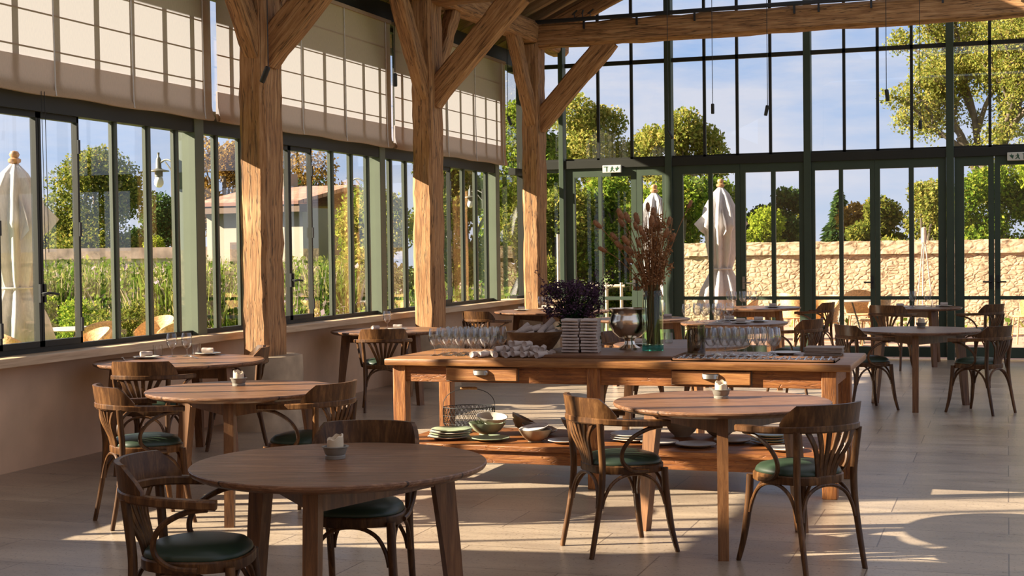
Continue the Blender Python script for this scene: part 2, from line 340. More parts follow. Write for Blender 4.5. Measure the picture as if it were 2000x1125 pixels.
M['leaf_green'] = leafmat('green leaves', [(0, (0.068, 0.128, 0.015)), (0.45, (0.165, 0.247, 0.027)), (0.8, (0.300, 0.367, 0.045)), (1, (0.495, 0.450, 0.075))])
M['leaf_olive'] = leafmat('olive leaves', [(0, (0.075, 0.105, 0.018)), (0.5, (0.180, 0.203, 0.033)), (0.85, (0.285, 0.277, 0.053)), (1, (0.405, 0.300, 0.068))])
M['leaf_gold'] = leafmat('turning leaves', [(0, (0.13, 0.16, 0.03)), (0.45, (0.27, 0.29, 0.055)), (0.78, (0.42, 0.38, 0.09)), (1, (0.56, 0.42, 0.12))])
M['leaf_dark'] = leafmat('dark leaves', [(0, (0.024, 0.056, 0.022)), (0.6, (0.064, 0.120, 0.035)), (1, (0.144, 0.208, 0.048))])
M['leaf_rust'] = leafmat('rust leaves', [(0, (0.156, 0.102, 0.024)), (0.6, (0.348, 0.204, 0.048)), (1, (0.480, 0.300, 0.084))])
M['leaf_bright'] = leafmat('bright leaves', [(0, (0.144, 0.204, 0.018)), (0.6, (0.288, 0.360, 0.034)), (1, (0.456, 0.456, 0.060))])
M['meadow'] = leafmat('flower bed', [(0, (0.06, 0.115, 0.016)), (0.50, (0.155, 0.225, 0.032)), (0.76, (0.30, 0.31, 0.075)), (0.84, (0.52, 0.40, 0.22)), (0.94, (0.34, 0.27, 0.34)), (1, (0.50, 0.36, 0.32))], 0.4)
M['purple'] = leafmat('purple petals', [(0, (0.035, 0.017, 0.030)), (0.6, (0.075, 0.040, 0.065)), (1, (0.15, 0.09, 0.13))], 0.2)
M['stem_green'] = leafmat('dark green stems', [(0, (0.012, 0.03, 0.012)), (1, (0.035, 0.07, 0.025))], 0.2)
M['teasel'] = plain('dried teasel', (0.27, 0.125, 0.055), 0.9, noise=0.4, scale=60, bump=0.5)
M['dry'] = leafmat('dry seed', [(0, (0.17, 0.075, 0.032)), (0.6, (0.33, 0.155, 0.065)), (1, (0.48, 0.28, 0.14))], 0.25)
M['vase_stems'] = leafmat('wet stems', [(0, (0.045, 0.05, 0.022)), (0.5, (0.11, 0.085, 0.04)), (1, (0.20, 0.15, 0.07))], 0.1)
M['darkpot'] = plain('dark pot', (0.03, 0.04, 0.03), 0.3)
M['stake'] = plain('bleached stake', (0.50, 0.40, 0.31), 0.8, noise=0.15)
M['stone_far'] = M['house_wall']

# ------------------------------------------------------------------ mesh helpers
class MB:
    def __init__(s): s.v = []; s.f = []; s.mi = []
    def add(s, vs, fs, mi=0):
        o = len(s.v); s.v.extend(tuple(v) for v in vs)
        s.f.extend(tuple(i+o for i in f) for f in fs); s.mi.extend([mi]*len(fs)); return s
    def box(s, x0, x1, y0, y1, z0, z1, c=0.0, mi=0):
        if c <= 0:
            return s.add([(x0, y0, z0), (x1, y0, z0), (x1, y1, z0), (x0, y1, z0), (x0, y0, z1), (x1, y0, z1), (x1, y1, z1), (x0, y1, z1)],
                  [(0, 3, 2, 1), (4, 5, 6, 7), (0, 1, 5, 4), (1, 2, 6, 5), (2, 3, 7, 6), (3, 0, 4, 7)], mi)
        # chamfered box
        bm = bmesh.new(); bmesh.ops.create_cube(bm, size=1)
        for v in bm.verts:
            v.co = Vector(((x0+x1)/2+v.co.x*(x1-x0), (y0+y1)/2+v.co.y*(y1-y0), (z0+z1)/2+v.co.z*(z1-z0)))
        bmesh.ops.bevel(bm, geom=bm.edges[:], offset=c, segments=2, affect='EDGES', profile=0.5)
        bm.verts.index_update()
        s.add([tuple(v.co) for v in bm.verts], [tuple(v.index for v in f.verts) for f in bm.faces], mi); bm.free(); return s
    def rings(s, rs, cap=True, closed=False, mi=0):
        n = len(rs[0]); o = len(s.v)
        vs = [p for r in rs for p in r]; fs = []
        m = len(rs); last = m if closed else m-1
        for i in range(last):
            a = i*n; b = ((i+1) % m)*n
            for j in range(n): fs.append((a+j, a+(j+1) % n, b+(j+1) % n, b+j))
        if cap and not closed:
            fs.append(tuple(range(n-1, -1, -1))); fs.append(tuple((m-1)*n+j for j in range(n)))
        return s.add(vs, fs, mi)
    def tube(s, pts, r, n=8, cap=True, closed=False, flat=1.0, mi=0):
        pts = [Vector(p) for p in pts]; m = len(pts)
        rad = r if isinstance(r, (list, tuple)) else [r]*m
        rs = []; prev = None
        for i, p in enumerate(pts):
            if closed: t = (pts[(i+1) % m]-pts[i-1]).normalized()
            else: t = (pts[min(i+1, m-1)]-pts[max(i-1, 0)]).normalized()
            if prev is None:
                up = Vector((0, 0, 1)) if abs(t.z) < 0.9 else Vector((1, 0, 0))
                a = t.cross(up).normalized()
            else:
                a = (prev - t*prev.dot(t)).normalized()
            prev = a; b = t.cross(a)
            rs.append([p + rad[i]*(math.cos(2*PI*k/n)*a + flat*math.sin(2*PI*k/n)*b) for k in range(n)])
        return s.rings(rs, cap, closed, mi)
    def strip(s, pts, w, h, upv=(0, 0, 1), mi=0):
        """rectangular section w (sideways) by h (along upv) swept along pts; w,h may be lists"""
        pts = [Vector(p) for p in pts]; m = len(pts); rs = []
        for i, p in enumerate(pts):
            t = (pts[min(i+1, m-1)]-pts[max(i-1, 0)]).normalized()
            a = t.cross(Vector(upv)).normalized(); b = a.cross(t).normalized()
            ww = (w[i] if isinstance(w, (list, tuple)) else w)/2; hh = (h[i] if isinstance(h, (list, tuple)) else h)/2
            c = min(ww, hh)*0.35
            rs.append([p+a*ww+b*(hh-c), p+a*(ww-c)+b*hh, p-a*(ww-c)+b*hh, p-a*ww+b*(hh-c), p-a*ww-b*(hh-c), p-a*(ww-c)-b*hh, p+a*(ww-c)-b*hh, p+a*ww-b*(hh-c)])
        return s.rings(rs, True, False, mi)
    def lathe(s, prof, n=24, c=(0, 0, 0), mi=0, mod=None):
        rs = []
        for r, z in prof:
            rs.append([(c[0]+r*(mod(k/n, z) if mod else 1)*math.cos(2*PI*k/n), c[1]+r*(mod(k/n, z) if mod else 1)*math.sin(2*PI*k/n), c[2]+z) for k in range(n)])
        return s.rings(rs, True, False, mi)
    def prism(s, poly, y0, y1, axis='y', mi=0):
        """poly in two coordinates, extruded along axis"""
        n = len(poly)
        def P(a, b, t):
            return (a, t, b) if axis == 'y' else ((t, a, b) if axis == 'x' else (a, b, t))
        vs = [P(a, b, y0) for a, b in poly]+[P(a, b, y1) for a, b in poly]
        fs = [tuple(range(n)), tuple(range(2*n-1, n-1, -1))]+[(i, i+n, (i+1) % n+n, (i+1) % n) for i in range(n)]
        return s.add(vs, fs, mi)
    def xf(s, mat):
        s.v = [tuple(mat @ Vector(v)) for v in s.v]; return s
    def build(s, name, mats, parent=None, smooth=38, loc=None, fixn=True):
        me = bpy.data.meshes.new(name); me.from_pydata(s.v, [], s.f)
        if not isinstance(mats, (list, tuple)): mats = [mats]
        for m in mats: me.materials.append(m)
        if len(mats) > 1: me.polygons.foreach_set('material_index', s.mi)
        if fixn:
            bm = bmesh.new(); bm.from_mesh(me); bmesh.ops.recalc_face_normals(bm, faces=bm.faces[:]); bm.to_mesh(me); bm.free()
        if smooth:
            me.polygons.foreach_set('use_smooth', [True]*len(me.polygons)); me.set_sharp_from_angle(angle=math.radians(smooth))
        o = bpy.data.objects.new(name, me); C.objects.link(o)
        if parent: o.parent = parent
        if loc: o.location = loc
        return o
def tag(o, label=None, cat=None, group=None, kind=None):
    if label: o['label'] = label
    if cat: o['category'] = cat
    if group: o['group'] = group
    if kind: o['kind'] = kind
    return o
def thing(name, label, cat, loc=(0, 0, 0), rz=0.0, group=None, kind=None):
    o = bpy.data.objects.new(name, None); C.objects.link(o); o.empty_display_size = 0.1
    o.location = loc; o.rotation_euler = (0, 0, rz)
    return tag(o, label, cat, group, kind)
KIDS = {}
def dup(root, loc, rz=0.0, label=None, group=None, scale=None, rot=None):
    r = root.copy(); C.objects.link(r); r.location = loc; r.rotation_euler = rot or (0, 0, rz)
    if scale: r.scale = scale if isinstance(scale, (tuple, list)) else (scale,)*3
    if label: r['label'] = label
    if group: r['group'] = group
    for ch in list(root.children):
        c = ch.copy(); C.objects.link(c); c.parent = r
        for g in list(ch.children):
            d = g.copy(); C.objects.link(d); d.parent = c
    return r
class Proto:
    """the first placement uses the prototype itself, the following ones are copies"""
    def __init__(s, root): s.root = root; s.used = False
    def place(s, loc, rz=0.0, label=None, group=None, scale=None, rot=None):
        if s.used: return dup(s.root, loc, rz, label, group, scale, rot)
        s.used = True; o = s.root; o.location = loc; o.rotation_euler = rot or (0, 0, rz)
        if scale: o.scale = scale if isinstance(scale, (tuple, list)) else (scale,)*3
        if label: o['label'] = label
        if group: o['group'] = group
        return o
def bez(pts, n=8):
    """Catmull-Rom through pts"""
    P = [Vector(p) for p in pts]; out = []
    for i in range(len(P)-1):
        p0 = P[max(i-1, 0)]; p1 = P[i]; p2 = P[i+1]; p3 = P[min(i+2, len(P)-1)]
        for k in range(n):
            t = k/n
            out.append(0.5*((2*p1)+(-p0+p2)*t+(2*p0-5*p1+4*p2-p3)*t*t+(-p0+3*p1-3*p2+p3)*t**3))
    out.append(P[-1]); return out
def hewn(name, p0, p1, w, d, label, cat, side=(1, 0, 0), mat='beam', seg=14, jit=0.012, kind='structure', taper=1.0, group=None, bow=0.0):
    """an axe-squared timber from p0 to p1; w along the side vector, d across it"""
    p0, p1 = Vector(p0), Vector(p1); L = (p1-p0).length; z = (p1-p0).normalized()
    xax = (Vector(side)-z*Vector(side).dot(z)).normalized(); yax = z.cross(xax)
    rs = []; rnd = random.Random(hash((round(p0.x*100), round(p0.y*100), round(p1.z*100))) & 0xffff)
    ox = oy = 0
    for i in range(seg+1):
        t = i/seg; k = 1+(taper-1)*t
        ww, dd = w/2*k, d/2*k; ch = min(ww, dd)*0.28
        ox += rnd.uniform(-jit, jit)*0.5; oy += rnd.uniform(-jit, jit)*0.5
        ox *= 0.8; oy *= 0.8
        bx = bow*math.sin(PI*t)
        ring = []
        for (a, b) in [(ww, -dd+ch), (ww, dd-ch), (ww-ch, dd), (-ww+ch, dd), (-ww, dd-ch), (-ww, -dd+ch), (-ww+ch, -dd), (ww-ch, -dd)]:
            ring.append((a+ox+bx+rnd.uniform(-jit, jit), b+oy+rnd.uniform(-jit, jit), t*L))
        rs.append(ring)
    o = MB().rings(rs).build(name, M[mat], smooth=28)
    m = Matrix((( xax.x, yax.x, z.x, p0.x), (xax.y, yax.y, z.y, p0.y), (xax.z, yax.z, z.z, p0.z), (0, 0, 0, 1)))
    o.matrix_world = m
    return tag(o, label, cat, group, kind)
def struct(o, label, cat): return tag(o, label, cat, kind='structure')

# ------------------------------------------------------------------ the setting: ground, floor, walls
D = 20.75
struct(MB().box(0, 13.0, -3, D+0.1, -0.2, 0).build('floor', M['floor'], smooth=0), 'pale limestone slab floor of the dining hall', 'floor')
struct(MB().box(-90, 90, -30, 130, -0.5, -0.22).build('lawn', M['lawn'], smooth=0), 'green lawn surrounding the building outside the glass', 'lawn')
struct(MB().box(1.6, 16.0, D+0.12, 30.3, -0.22, -0.04).build('terrace', M['terrace'], smooth=0), 'reddish tiled terrace outside the far glass doors', 'terrace')
struct(MB().box(-0.28, 0.0, 5.0, D+0.1, -0.2, 0.80).build('wall_left', M['plaster'], smooth=0), 'low plastered wall under the left windows', 'wall')
# added wall out of view, raking edge shaped to keep sun off the foreground
near = MB().prism([(-2.0, -0.2), (6.02, -0.2), (6.02, 0.86), (4.75, 3.30), (4.10, 4.6), (-2.0, 4.6)], -0.28, 0.0, axis='x')
struct(near.build('wall_sun_block', M['plaster'], smooth=0), 'added slanted wall out of view that blocks sun at the near bay', 'wall')
struct(MB().box(-0.12, 0.20, 6.0, D-0.02, 0.795, 0.861, c=0.006).build('trim_1', M['sill'], smooth=0), 'long pale wooden sill board under the left windows', 'window sill')
struct(MB().box(-0.28, 13.0, -3.3, -3.0, -0.2, 6.5).build('wall_back', M['plaster'], smooth=0), 'unseen plastered wall added behind the camera to darken the foreground', 'wall')  # added behind the camera to cut sky light and reflections from the back
struct(MB().box(0.0, 0.70, D-0.12, D+0.12, -0.2, 0.80).build('wall_far', M['plaster'], smooth=0), 'short low plastered wall in the far left corner', 'wall')
struct(MB().box(0.16, 0.70, D-0.17, D+0.12, 0.80, 0.85, c=0.005).build('trim_2', M['sill'], smooth=0), 'short wooden sill in the far left corner', 'window sill')

# left windows ---------------------------------------------------------------
COLS = [3.40, 7.40, 11.43, 15.47, 19.48]
ZB, ZT, ZTOP = 0.903, 2.684, 4.28
offs = [0.30, 0.74, 1.23, 1.72, 2.23, 2.72, 3.21, 3.66]
def vbox(mb, y0, y1, z0, z1, x0, x1, c=0.0): mb.box(x0, x1, y0, y1, z0, z1, c)
labs = ['left window bay nearest the camera, out past the blinds', 'left window bay with the parasol seen through it, nearest in view', 'middle left window bay between the two nearer timber posts', 'far left window bay beside the corner']
for i in range(1, 5):
    y1 = COLS[i]-0.073; y0 = COLS[i-1]+0.08
    root = thing('window_%d' % i, labs[i-1], 'window', (0, 0, 0), kind='structure')
    f = MB()
    vbox(f, y0, y1, 0.856, ZB, -0.04, 0.012); vbox(f, y0, y1, ZT, 2.90, -0.05, 0.06)
    vbox(f, y0, y0+0.02, ZB, ZT, -0.03, 0.02)
    f.build('frame', M['steel_dark'], root, smooth=0)
    ys = sorted(COLS[i]-o for o in offs)
    for k, y in enumerate(ys):
        if k in (2, 3, 4): continue
        if y < y0+0.05: continue
        mbx = MB(); vbox(mbx, y-0.016, y+0.016, ZB, ZT, -0.035, 0.03); vbox(mbx, y-0.030, y+0.030, ZB, ZT, -0.006, 0.006)
        mbx.build('mullion', M['steel'], root, smooth=0)
    # casement pair
    a, m_, b = COLS[i]-2.72, COLS[i]-2.23, COLS[i]-1.72
    for (q0, q1, hs) in ((a, m_, -1), (m_, b, 1)):
        s = MB(); q0 += 0.004; q1 -= 0.004
        vbox(s, q0, q0+0.027, ZB, ZT, -0.03, 0.022); vbox(s, q1-0.027, q1, ZB, ZT, -0.03, 0.022)
        vbox(s, q0, q1, ZB, ZB+0.045, -0.03, 0.022); vbox(s, q0, q1, ZT-0.045, ZT, -0.03, 0.022)
        so = s.build('sash', M['steel_dark'], root, smooth=0)
        h = MB(); hy = (q0+0.02) if hs > 0 else (q1-0.02)
        hg = (q1-0.012) if hs > 0 else (q0+0.012)
        for zz in (1.05, 1.80, 2.45): h.box(0.022, 0.034, hg-0.014, hg+0.014, zz-0.055, zz+0.055)
        h.build('hinge', M['iron'], so, smooth=0)
        hd = MB(); hd.box(0.022, 0.04, hy-0.012, hy+0.012, 1.24, 1.38); hd.tube([(0.04, hy, 1.31), (0.10, hy, 1.31), (0.105, hy+0.07*hs, 1.30)], 0.010, 8)
        hd.build('handle', M['iron'], so)
    # glass, one sheet per light
    edges = [y0+0.02]+ys+[y1]
    for k in range(len(edges)-1):
        if edges[k+1]-edges[k] < 0.1: continue
        g = MB(); vbox(g, edges[k]+0.001, edges[k+1]-0.001, ZB+0.001, ZT-0.001, -0.003, 0.003); g.build('pane', M['glass'], root, smooth=0)
    # upper lights behind the blind
    u = MB()
    for y in ys:
        if y > y0+0.05: vbox(u, y-0.022, y+0.022, 2.80, ZTOP, -0.13, -0.06)
    vbox(u, y0, y1, 2.80, 2.86, -0.13, -0.05); vbox(u, y0, y1, ZTOP-0.05, ZTOP, -0.13, -0.05)
    u.build('upper_frame', M['steel_dark'], root, smooth=0)
    g = MB(); vbox(g, y0, y1, 2.86, ZTOP-0.05, -0.098, -0.092); g.build('upper_pane', M['glass'], root, smooth=0)
names = ['near end', 'window bay seen with the parasol', 'bay between the two nearer timber posts', 'far left corner']
for k, yc in enumerate(COLS[1:]):
    mbc = MB().box(-0.125, 0.072, yc-0.075, yc+0.075, 0.856, ZTOP, c=0.006)
    struct(mbc.build('column', M['sage'], smooth=0), 'green steel window column at the end of the %s' % ['window bay out of view', 'nearest visible window bay, beside the barn lamp', 'middle window bay behind the second timber post', 'far left corner bay'][k], 'steel column')
struct(MB().box(-0.16, 0.10, 3.0, D, 4.28, 4.50).build('trim_3', M['steel_dark'], smooth=0), 'dark steel lintel running above the three blinds', 'steel beam')
# corner stile
struct(MB().box(-0.05, 0.06, D-0.45, D+0.05, 0.856, 0.90).box(-0.05, 0.06, D-0.45, D+0.05, 2.70, 2.80).box(-0.05, 0.06, D-0.45, D+0.05, ZTOP-0.06, ZTOP).box(-0.05, 0.06, D-0.05, D+0.06, 0.856, 4.5).build('window_5', M['steel_dark'], smooth=0), 'narrow corner light between the last column and the far wall', 'window')
o = MB().box(-0.003, 0.003, 19.58, D-0.05, 0.90, ZTOP-0.06).build('pane', M['glass'], bpy.data.objects['window_5'], smooth=0)

# far glazed wall -------------------------------------------------------------
zroof = lambda x: 4.62+0.47*x if x < 6.9 else 4.62+0.47*6.9-0.47*(x-6.9)
POSTS = [0.66, 2.29, 4.29, 6.22, 8.20, 10.15, 12.1]
TZ0, TZ1, UZ = 2.78, 2.90, 4.32
plab = ['left door', 'second door bay', 'third door bay', 'door with the crossbar latch', 'right end', 'outer right', 'last']
for k, x0 in enumerate(POSTS):
    top = min(zroof(x0), 7.6)
    w = 0.05 if k else 0.035
    p = MB().box(x0-w, x0+w, D-0.09, D+0.09, 0, top, c=0.004)
    struct(p.build('trim_%d' % (10+k), M['door_green'], smooth=0), 'tall green steel post of the far glazed wall, left of the %s' % ['narrow door beneath the exit sign', 'door pair with a white parasol behind', 'door pair in front of the rattan chairs', 'door pair beneath the right exit sign', 'right end of the view', 'outer bay', 'last bay'][k], 'steel post')
struct(MB().box(0, 12.2, D-0.07, D+0.07, TZ0, TZ1, c=0.004).build('trim_20', M['steel_dark'], smooth=0), 'steel transom rail above the far doors', 'transom')
def xbox(mb, x0, x1, z0, z1, d=0.05): mb.box(x0, x1, D-d/2, D+d/2, z0, z1)
upn = 0
for k in range(-1, 5):
    xa = POSTS[k]+0.05 if k >= 0 else 0.03; xb = POSTS[k+1]-0.05
    n = 3 if k == 0 else (4 if k > 0 else 1)
    root = thing('window_%d' % (6+k+1), 'upper glazing of the far wall %s' % ['in the narrow left corner', 'above the exit sign door', 'above the door pair with the white parasol', 'above the door pair by the rattan chairs', 'above the door pair at the right edge', 'beyond the right edge'][k+1], 'window', kind='structure')
    tops = min(zroof(xa), zroof(xb))
    f = MB(); xbox(f, xa, xb, UZ-0.03, UZ+0.03); xbox(f, xa, xb, TZ1, TZ1+0.03); xbox(f, xa, xb, tops-0.05, tops, 0.06)
    f.build('transom', M['steel_dark'], root, smooth=0)
    for j in range(1, n):
        xm = xa+(xb-xa)*j/n; mm = MB(); xbox(mm, xm-0.02, xm+0.02, TZ1, min(zroof(xm), 7.5)); mm.build('mullion', M['steel_dark'], root, smooth=0)
    g = MB(); g.prism([(xa, TZ1), (xb, TZ1), (xb, min(zroof(xb), 7.5)), (xa, min(zroof(xa), 7.5))], D-0.003, D+0.003)
    g.build('pane', M['glass'], root, smooth=0)
# corner light at eye level
cl = thing('window_20', 'narrow fixed light beside the far corner post', 'window', kind='structure')
f = MB(); xbox(f, 0.03, 0.62, 0.85, 0.90); xbox(f, 0.03, 0.62, TZ0-0.05, TZ0); xbox(f, 0.03, 0.07, 0.9, TZ0); xbox(f, 0.24, 0.30, 0.9, TZ0); f.build('frame', M['steel'], cl, smooth=0)
g = MB(); g.box(0.07, 0.62, D-0.003, D+0.003, 0.9, TZ0-0.05); g.build('pane', M['glass'], cl, smooth=0)
dn = 0
def door(x0, x1, panes, label, handle=0, ztop=2.785, jamb=True):
    """one glazed leaf; panes = list of (x0,x1) lights"""
    global dn; dn += 1
    root = thing('door_%d' % dn, label, 'glass door', kind='structure')
    f = MB(); d0, d1 = D-0.035, D+0.035
    xs = [x0]+[q for p in panes for q in p]+[x1]
    for i in range(0, len(xs), 2): f.box(xs[i], xs[i+1], d0, d1, 0.03, ztop)
    for pa, pb in panes:
        f.box(pa, pb, d0, d1, 0.03, 0.17); f.box(pa, pb, d0, d1, ztop-0.13, ztop); f.box(pa, pb, D-0.022, D+0.022, 0.825, 0.875)
    f.build('frame', M['door_green'], root, smooth=0)
    for pa, pb in panes:
        MB().box(pa, pb, D-0.003, D+0.003, 0.17, 0.825).build('pane', M['glass'], root, smooth=0)
        MB().box(pa, pb, D-0.003, D+0.003, 0.875, ztop-0.13).build('pane', M['glass'], root, smooth=0)
    if handle:
        hx = x1-0.04 if handle > 0 else x0+0.04
        h = MB(); h.box(hx-0.018, hx+0.018, D-0.05, D-0.035, 0.98, 1.16); h.tube([(hx, D-0.05, 1.07), (hx, D-0.085, 1.07), (hx-0.11*(1 if handle > 0 else -1), D-0.088, 1.07)], 0.011, 8)
        h.build('handle', M['chrome'] if dn < 5 else M['iron'], root)
    return root
door(0.71, 1.795, [(0.85, 1.215), (1.265, 1.715)], 'two-light glass door leaf beneath the left exit sign', 1)
door(1.80, 2.235, [(1.88, 2.185)], 'single-light glass door leaf behind the dried teasels', 0)
door(2.345, 3.325, [(2.49, 2.865), (2.925, 3.255)], 'glass door leaf with the white parasol behind it', 0)
door(3.33, 4.235, [(3.40, 3.77), (3.83, 4.165)], 'glass door leaf right of the white parasol', -1)
door(4.345, 5.21, [(4.385, 4.72), (4.775, 5.145)], 'glass door leaf in front of the rattan chairs', 1)
door(5.215, 6.165, [(5.28, 5.67), (5.735, 6.06)], 'glass door leaf in front of the bean-pole tripod', 0)
door(6.275, 6.79, [(6.40, 6.715)], 'narrow dark glass door leaf left of the latch', 1)
door(6.795, 8.14, [(6.87, 7.42), (7.48, 8.06)], 'glass door leaf at the right edge of view', -1)
door(8.26, 10.09, [(8.34, 9.14), (9.20, 10.0)], 'glass door leaf beyond the right edge', 0)
def exit_sign(x, label, flip):
    t = thing('exit_sign', label, 'exit sign', (x, D-0.075, 2.76))
    MB().box(-0.14, 0.14, -0.05, 0.0, -0.055, 0.055, c=0.006).build('housing', M['sign_white'], t, smooth=0)
    g = MB(); y0, y1 = -0.053, -0.049
    def P(poly): g.prism([(a*0.145*flip, b*0.05) for a, b in poly], y0, y1)
    P([(-0.62, -0.7), (-0.52, -0.7), (-0.52, 0.75), (-0.62, 0.75)]); P([(-0.95, 0.75), (-0.40, 0.75), (-0.40, 0.6), (-0.95, 0.6)])   # doorway
    g.lathe([(0.0001, 0), (0.008, 0), (0.008, 0.004), (0.0001, 0.004)], 10)                                                        # (replaced below)
    g = MB()
    def P(poly): g.prism([(a*0.135*flip, b*0.048) for a, b in poly], y0, y1)
    P([(-0.62, -0.75), (-0.52, -0.75), (-0.52, 0.75), (-0.62, 0.75)]); P([(-0.9, 0.75), (-0.42, 0.75), (-0.42, 0.58), (-0.9, 0.58)])
    P([(-0.05, 0.45), (0.0, 0.75), (0.1, 0.75), (0.12, 0.45)])                                   # head
    P([(-0.12, 0.38), (0.12, 0.38), (0.08, -0.2), (-0.06, -0.2)])                                # trunk
    P([(0.08, -0.1), (0.02, -0.3), (0.22, -0.8), (0.30, -0.72)]); P([(-0.06, -0.15), (0.04, -0.2), (-0.10, -0.85), (-0.2, -0.8)])   # legs
    P([(0.10, 0.35), (0.30, 0.05), (0.24, -0.02), (0.06, 0.22)])                                 # arm
    P([(0.50, -0.70), (0.85, 0.35), (0.40, 0.35)]); P([(0.60, 0.35), (0.66, 0.35), (0.66, 0.75), (0.60, 0.75)])                     # arrow pointing down
    g.build('pictogram', M['sign_green'], t, smooth=0)
    return t
exit_sign(1.45, 'small white and green exit sign over the left door', 1)
exit_sign(7.10, 'small white and green exit sign over the right-hand door', -1)

# ------------------------------------------------------------------ timber frame
PX = 0.55; PY = [11.70, 15.70, 19.72]
ord_ = ['nearest', 'middle', 'farthest']
for k, y in enumerate(PY):
    zb = [0.66, 0.64, 0.62][k]
    hewn('timber_post', (PX, y, zb-0.02), (PX, y, 4.50), 0.255, 0.39, '%s rough oak post standing on a stone block by the left windows' % ord_[k], 'timber post', seg=26, jit=0.009)
    b = MB(); rnd = random.Random(k)
    rs = []
    for i in range(6):
        t = i/5; rr = []
        for a in range(12):
            an = 2*PI*a/12; q = (abs(math.cos(an))**4+abs(math.sin(an))**4)**-0.25
            sx, sy = 0.31, 0.35
            rr.append((PX+q*sx*math.cos(an)*(1-0.05*t)*rnd.uniform(0.94, 1.04), y+q*sy*math.sin(an)*(1-0.05*t)*rnd.uniform(0.94, 1.04), zb*t))
        rs.append(rr)
    struct(b.rings(rs).build('post_base', M['stone_base'], smooth=50), 'rough stone block under the %s timber post' % ord_[k], 'stone base')
    hewn('tie_beam', (0.35, y-0.02, 4.61), (12.3, y+0.02, 4.70), 0.26, 0.33, '%s horizontal oak tie beam crossing the hall' % ord_[k], 'tie beam', side=(0, 1, 0), seg=40, jit=0.012)
    hewn('brace', (PX+0.05, y-0.01, 3.36), (PX+1.14, y-0.01, 4.52), 0.18, 0.29, 'oak brace from the %s post up to the tie beam' % ord_[k], 'timber brace', side=(0, 1, 0), seg=10, jit=0.008, bow=0.0)
    hewn('brace', (PX+0.01, y-0.10, 3.40), (PX+0.01, y-0.95, 4.60), 0.16, 0.22, 'oak brace leaning toward the camera from the %s post' % ord_[k], 'timber brace', side=(1, 0, 0), seg=10, jit=0.008)
    if k < 2: hewn('brace', (PX-0.01, y+0.12, 3.42), (PX-0.01, y+0.95, 4.60), 0.14, 0.20, 'oak brace leaning away behind the %s post' % ord_[k], 'timber brace', side=(1, 0, 0), seg=10, jit=0.008)
hewn('plate_beam', (PX, 7.0, 4.66), (PX, D+0.3, 4.66), 0.26, 0.30, 'long oak plate beam along the tops of the posts', 'timber beam', side=(1, 0, 0), seg=40, jit=0.012)
# roof
rz = lambda x: 4.60+0.47*x
roof = MB().prism([(-0.95, rz(-0.95)+0.20), (3.4, rz(3.4)+0.20), (3.4, rz(3.4)+0.24), (-0.95, rz(-0.95)+0.24)], 2.0, D+0.5)
struct(roof.build('ceiling', M['boards'], smooth=0), 'dark boarded underside of the pitched roof', 'ceiling')
struct(MB().box(-1.02, -0.95, 2.0, D+0.5, 4.27, rz(-0.95)+0.24).build('trim_4', M['steel_dark'], smooth=0), 'eave fascia board along the outside of the left roof edge', 'fascia')
for i in range(26):
    y = 8.0+i*0.50
    hewn('rafter', (-0.60, y, rz(-0.60)+0.12), (3.4, y, rz(3.4)+0.12), 0.085, 0.15, 'sloping rafter under the roof boards', 'rafter', side=(0, 1, 0), mat='rafter', seg=8, jit=0.006, group='roof rafters above the blinds')
hewn('principal_rafter', (0.10, 20.52, rz(0.10)-0.02), (3.4, 20.52, rz(3.4)-0.02), 0.16, 0.26, 'thick end rafter against the far glazed gable', 'rafter', side=(0, 1, 0), mat='beam', seg=18, jit=0.008)

# ------------------------------------------------------------------ blinds
def blind(y0, y1, label):
    t = thing('roman_blind', label, 'blind', (0.14, (y0+y1)/2, 0), group=None)
    w = (y1-y0)/2; zt, zb = 4.265, 2.80
    mb = MB(); ny = 24
    prof = [(0.0, zt), (0.0, 4.02), (0.0, 3.75), (0.0, 3.45), (0.0, 3.15), (0.0, 3.06), (0.0, 2.93), (0.012, 2.86), (0.03, 2.825), (0.02, 2.80), (-0.01, 2.80), (-0.02, 2.86), (-0.015, 3.0), (-0.012, 3.075)]
    rnd = random.Random(int(y0*10))
    sag = [rnd.uniform(-0.012, 0.012)*0+0.006*math.sin(j*0.9) for j in range(ny+1)]
    vs, fs = [], []
    for j in range(ny+1):
        yy = -w+2*w*j/ny
        for (px, pz) in prof: vs.append((px, yy, pz-(sag[j] if pz < 3.0 else 0)))
    n = len(prof)
    for j in range(ny):
        for i in range(n-1): fs.append((j*n+i, j*n+i+1, (j+1)*n+i+1, (j+1)*n+i))
    mb.add(vs, fs).build('cloth', M['blind'], t, smooth=60, fixn=False)
    for zz in (3.14, 3.41, 3.68, 3.95):
        MB().tube([(-0.006, -w+0.01, zz), (-0.006, w-0.01, zz)], 0.006, 6).build('rod', M['rod'], t)
    MB().box(-0.03, 0.02, -w, w, zt-0.02, zt+0.02).build('headrail', M['blind'], t, smooth=0)
    for fr in (-0.68, -0.16, 0.36, 0.92):
        MB().tube([(0.012, w*fr, zt), (0.014, w*fr, 3.4), (0.022, w*fr, 2.86), (0.030, w*fr, 2.80)], 0.006, 6).build('cord', M['cord'], t)
    return t
bl1 = blind(7.56, 11.54, 'nearest cream roman blind, half lowered')
for yy, zz in ((-0.50, 1.50), (-0.46, 1.62)): MB().tube([(0.03, yy, 2.82), (0.035, yy, 2.2), (0.03, yy+0.01, zz)], 0.0028, 5).build('pull_cord', M['iron'], bl1)
blind(11.64, 15.58, 'middle cream roman blind between the two nearer posts')
blind(15.68, 19.66, 'farthest cream roman blind beside the corner')

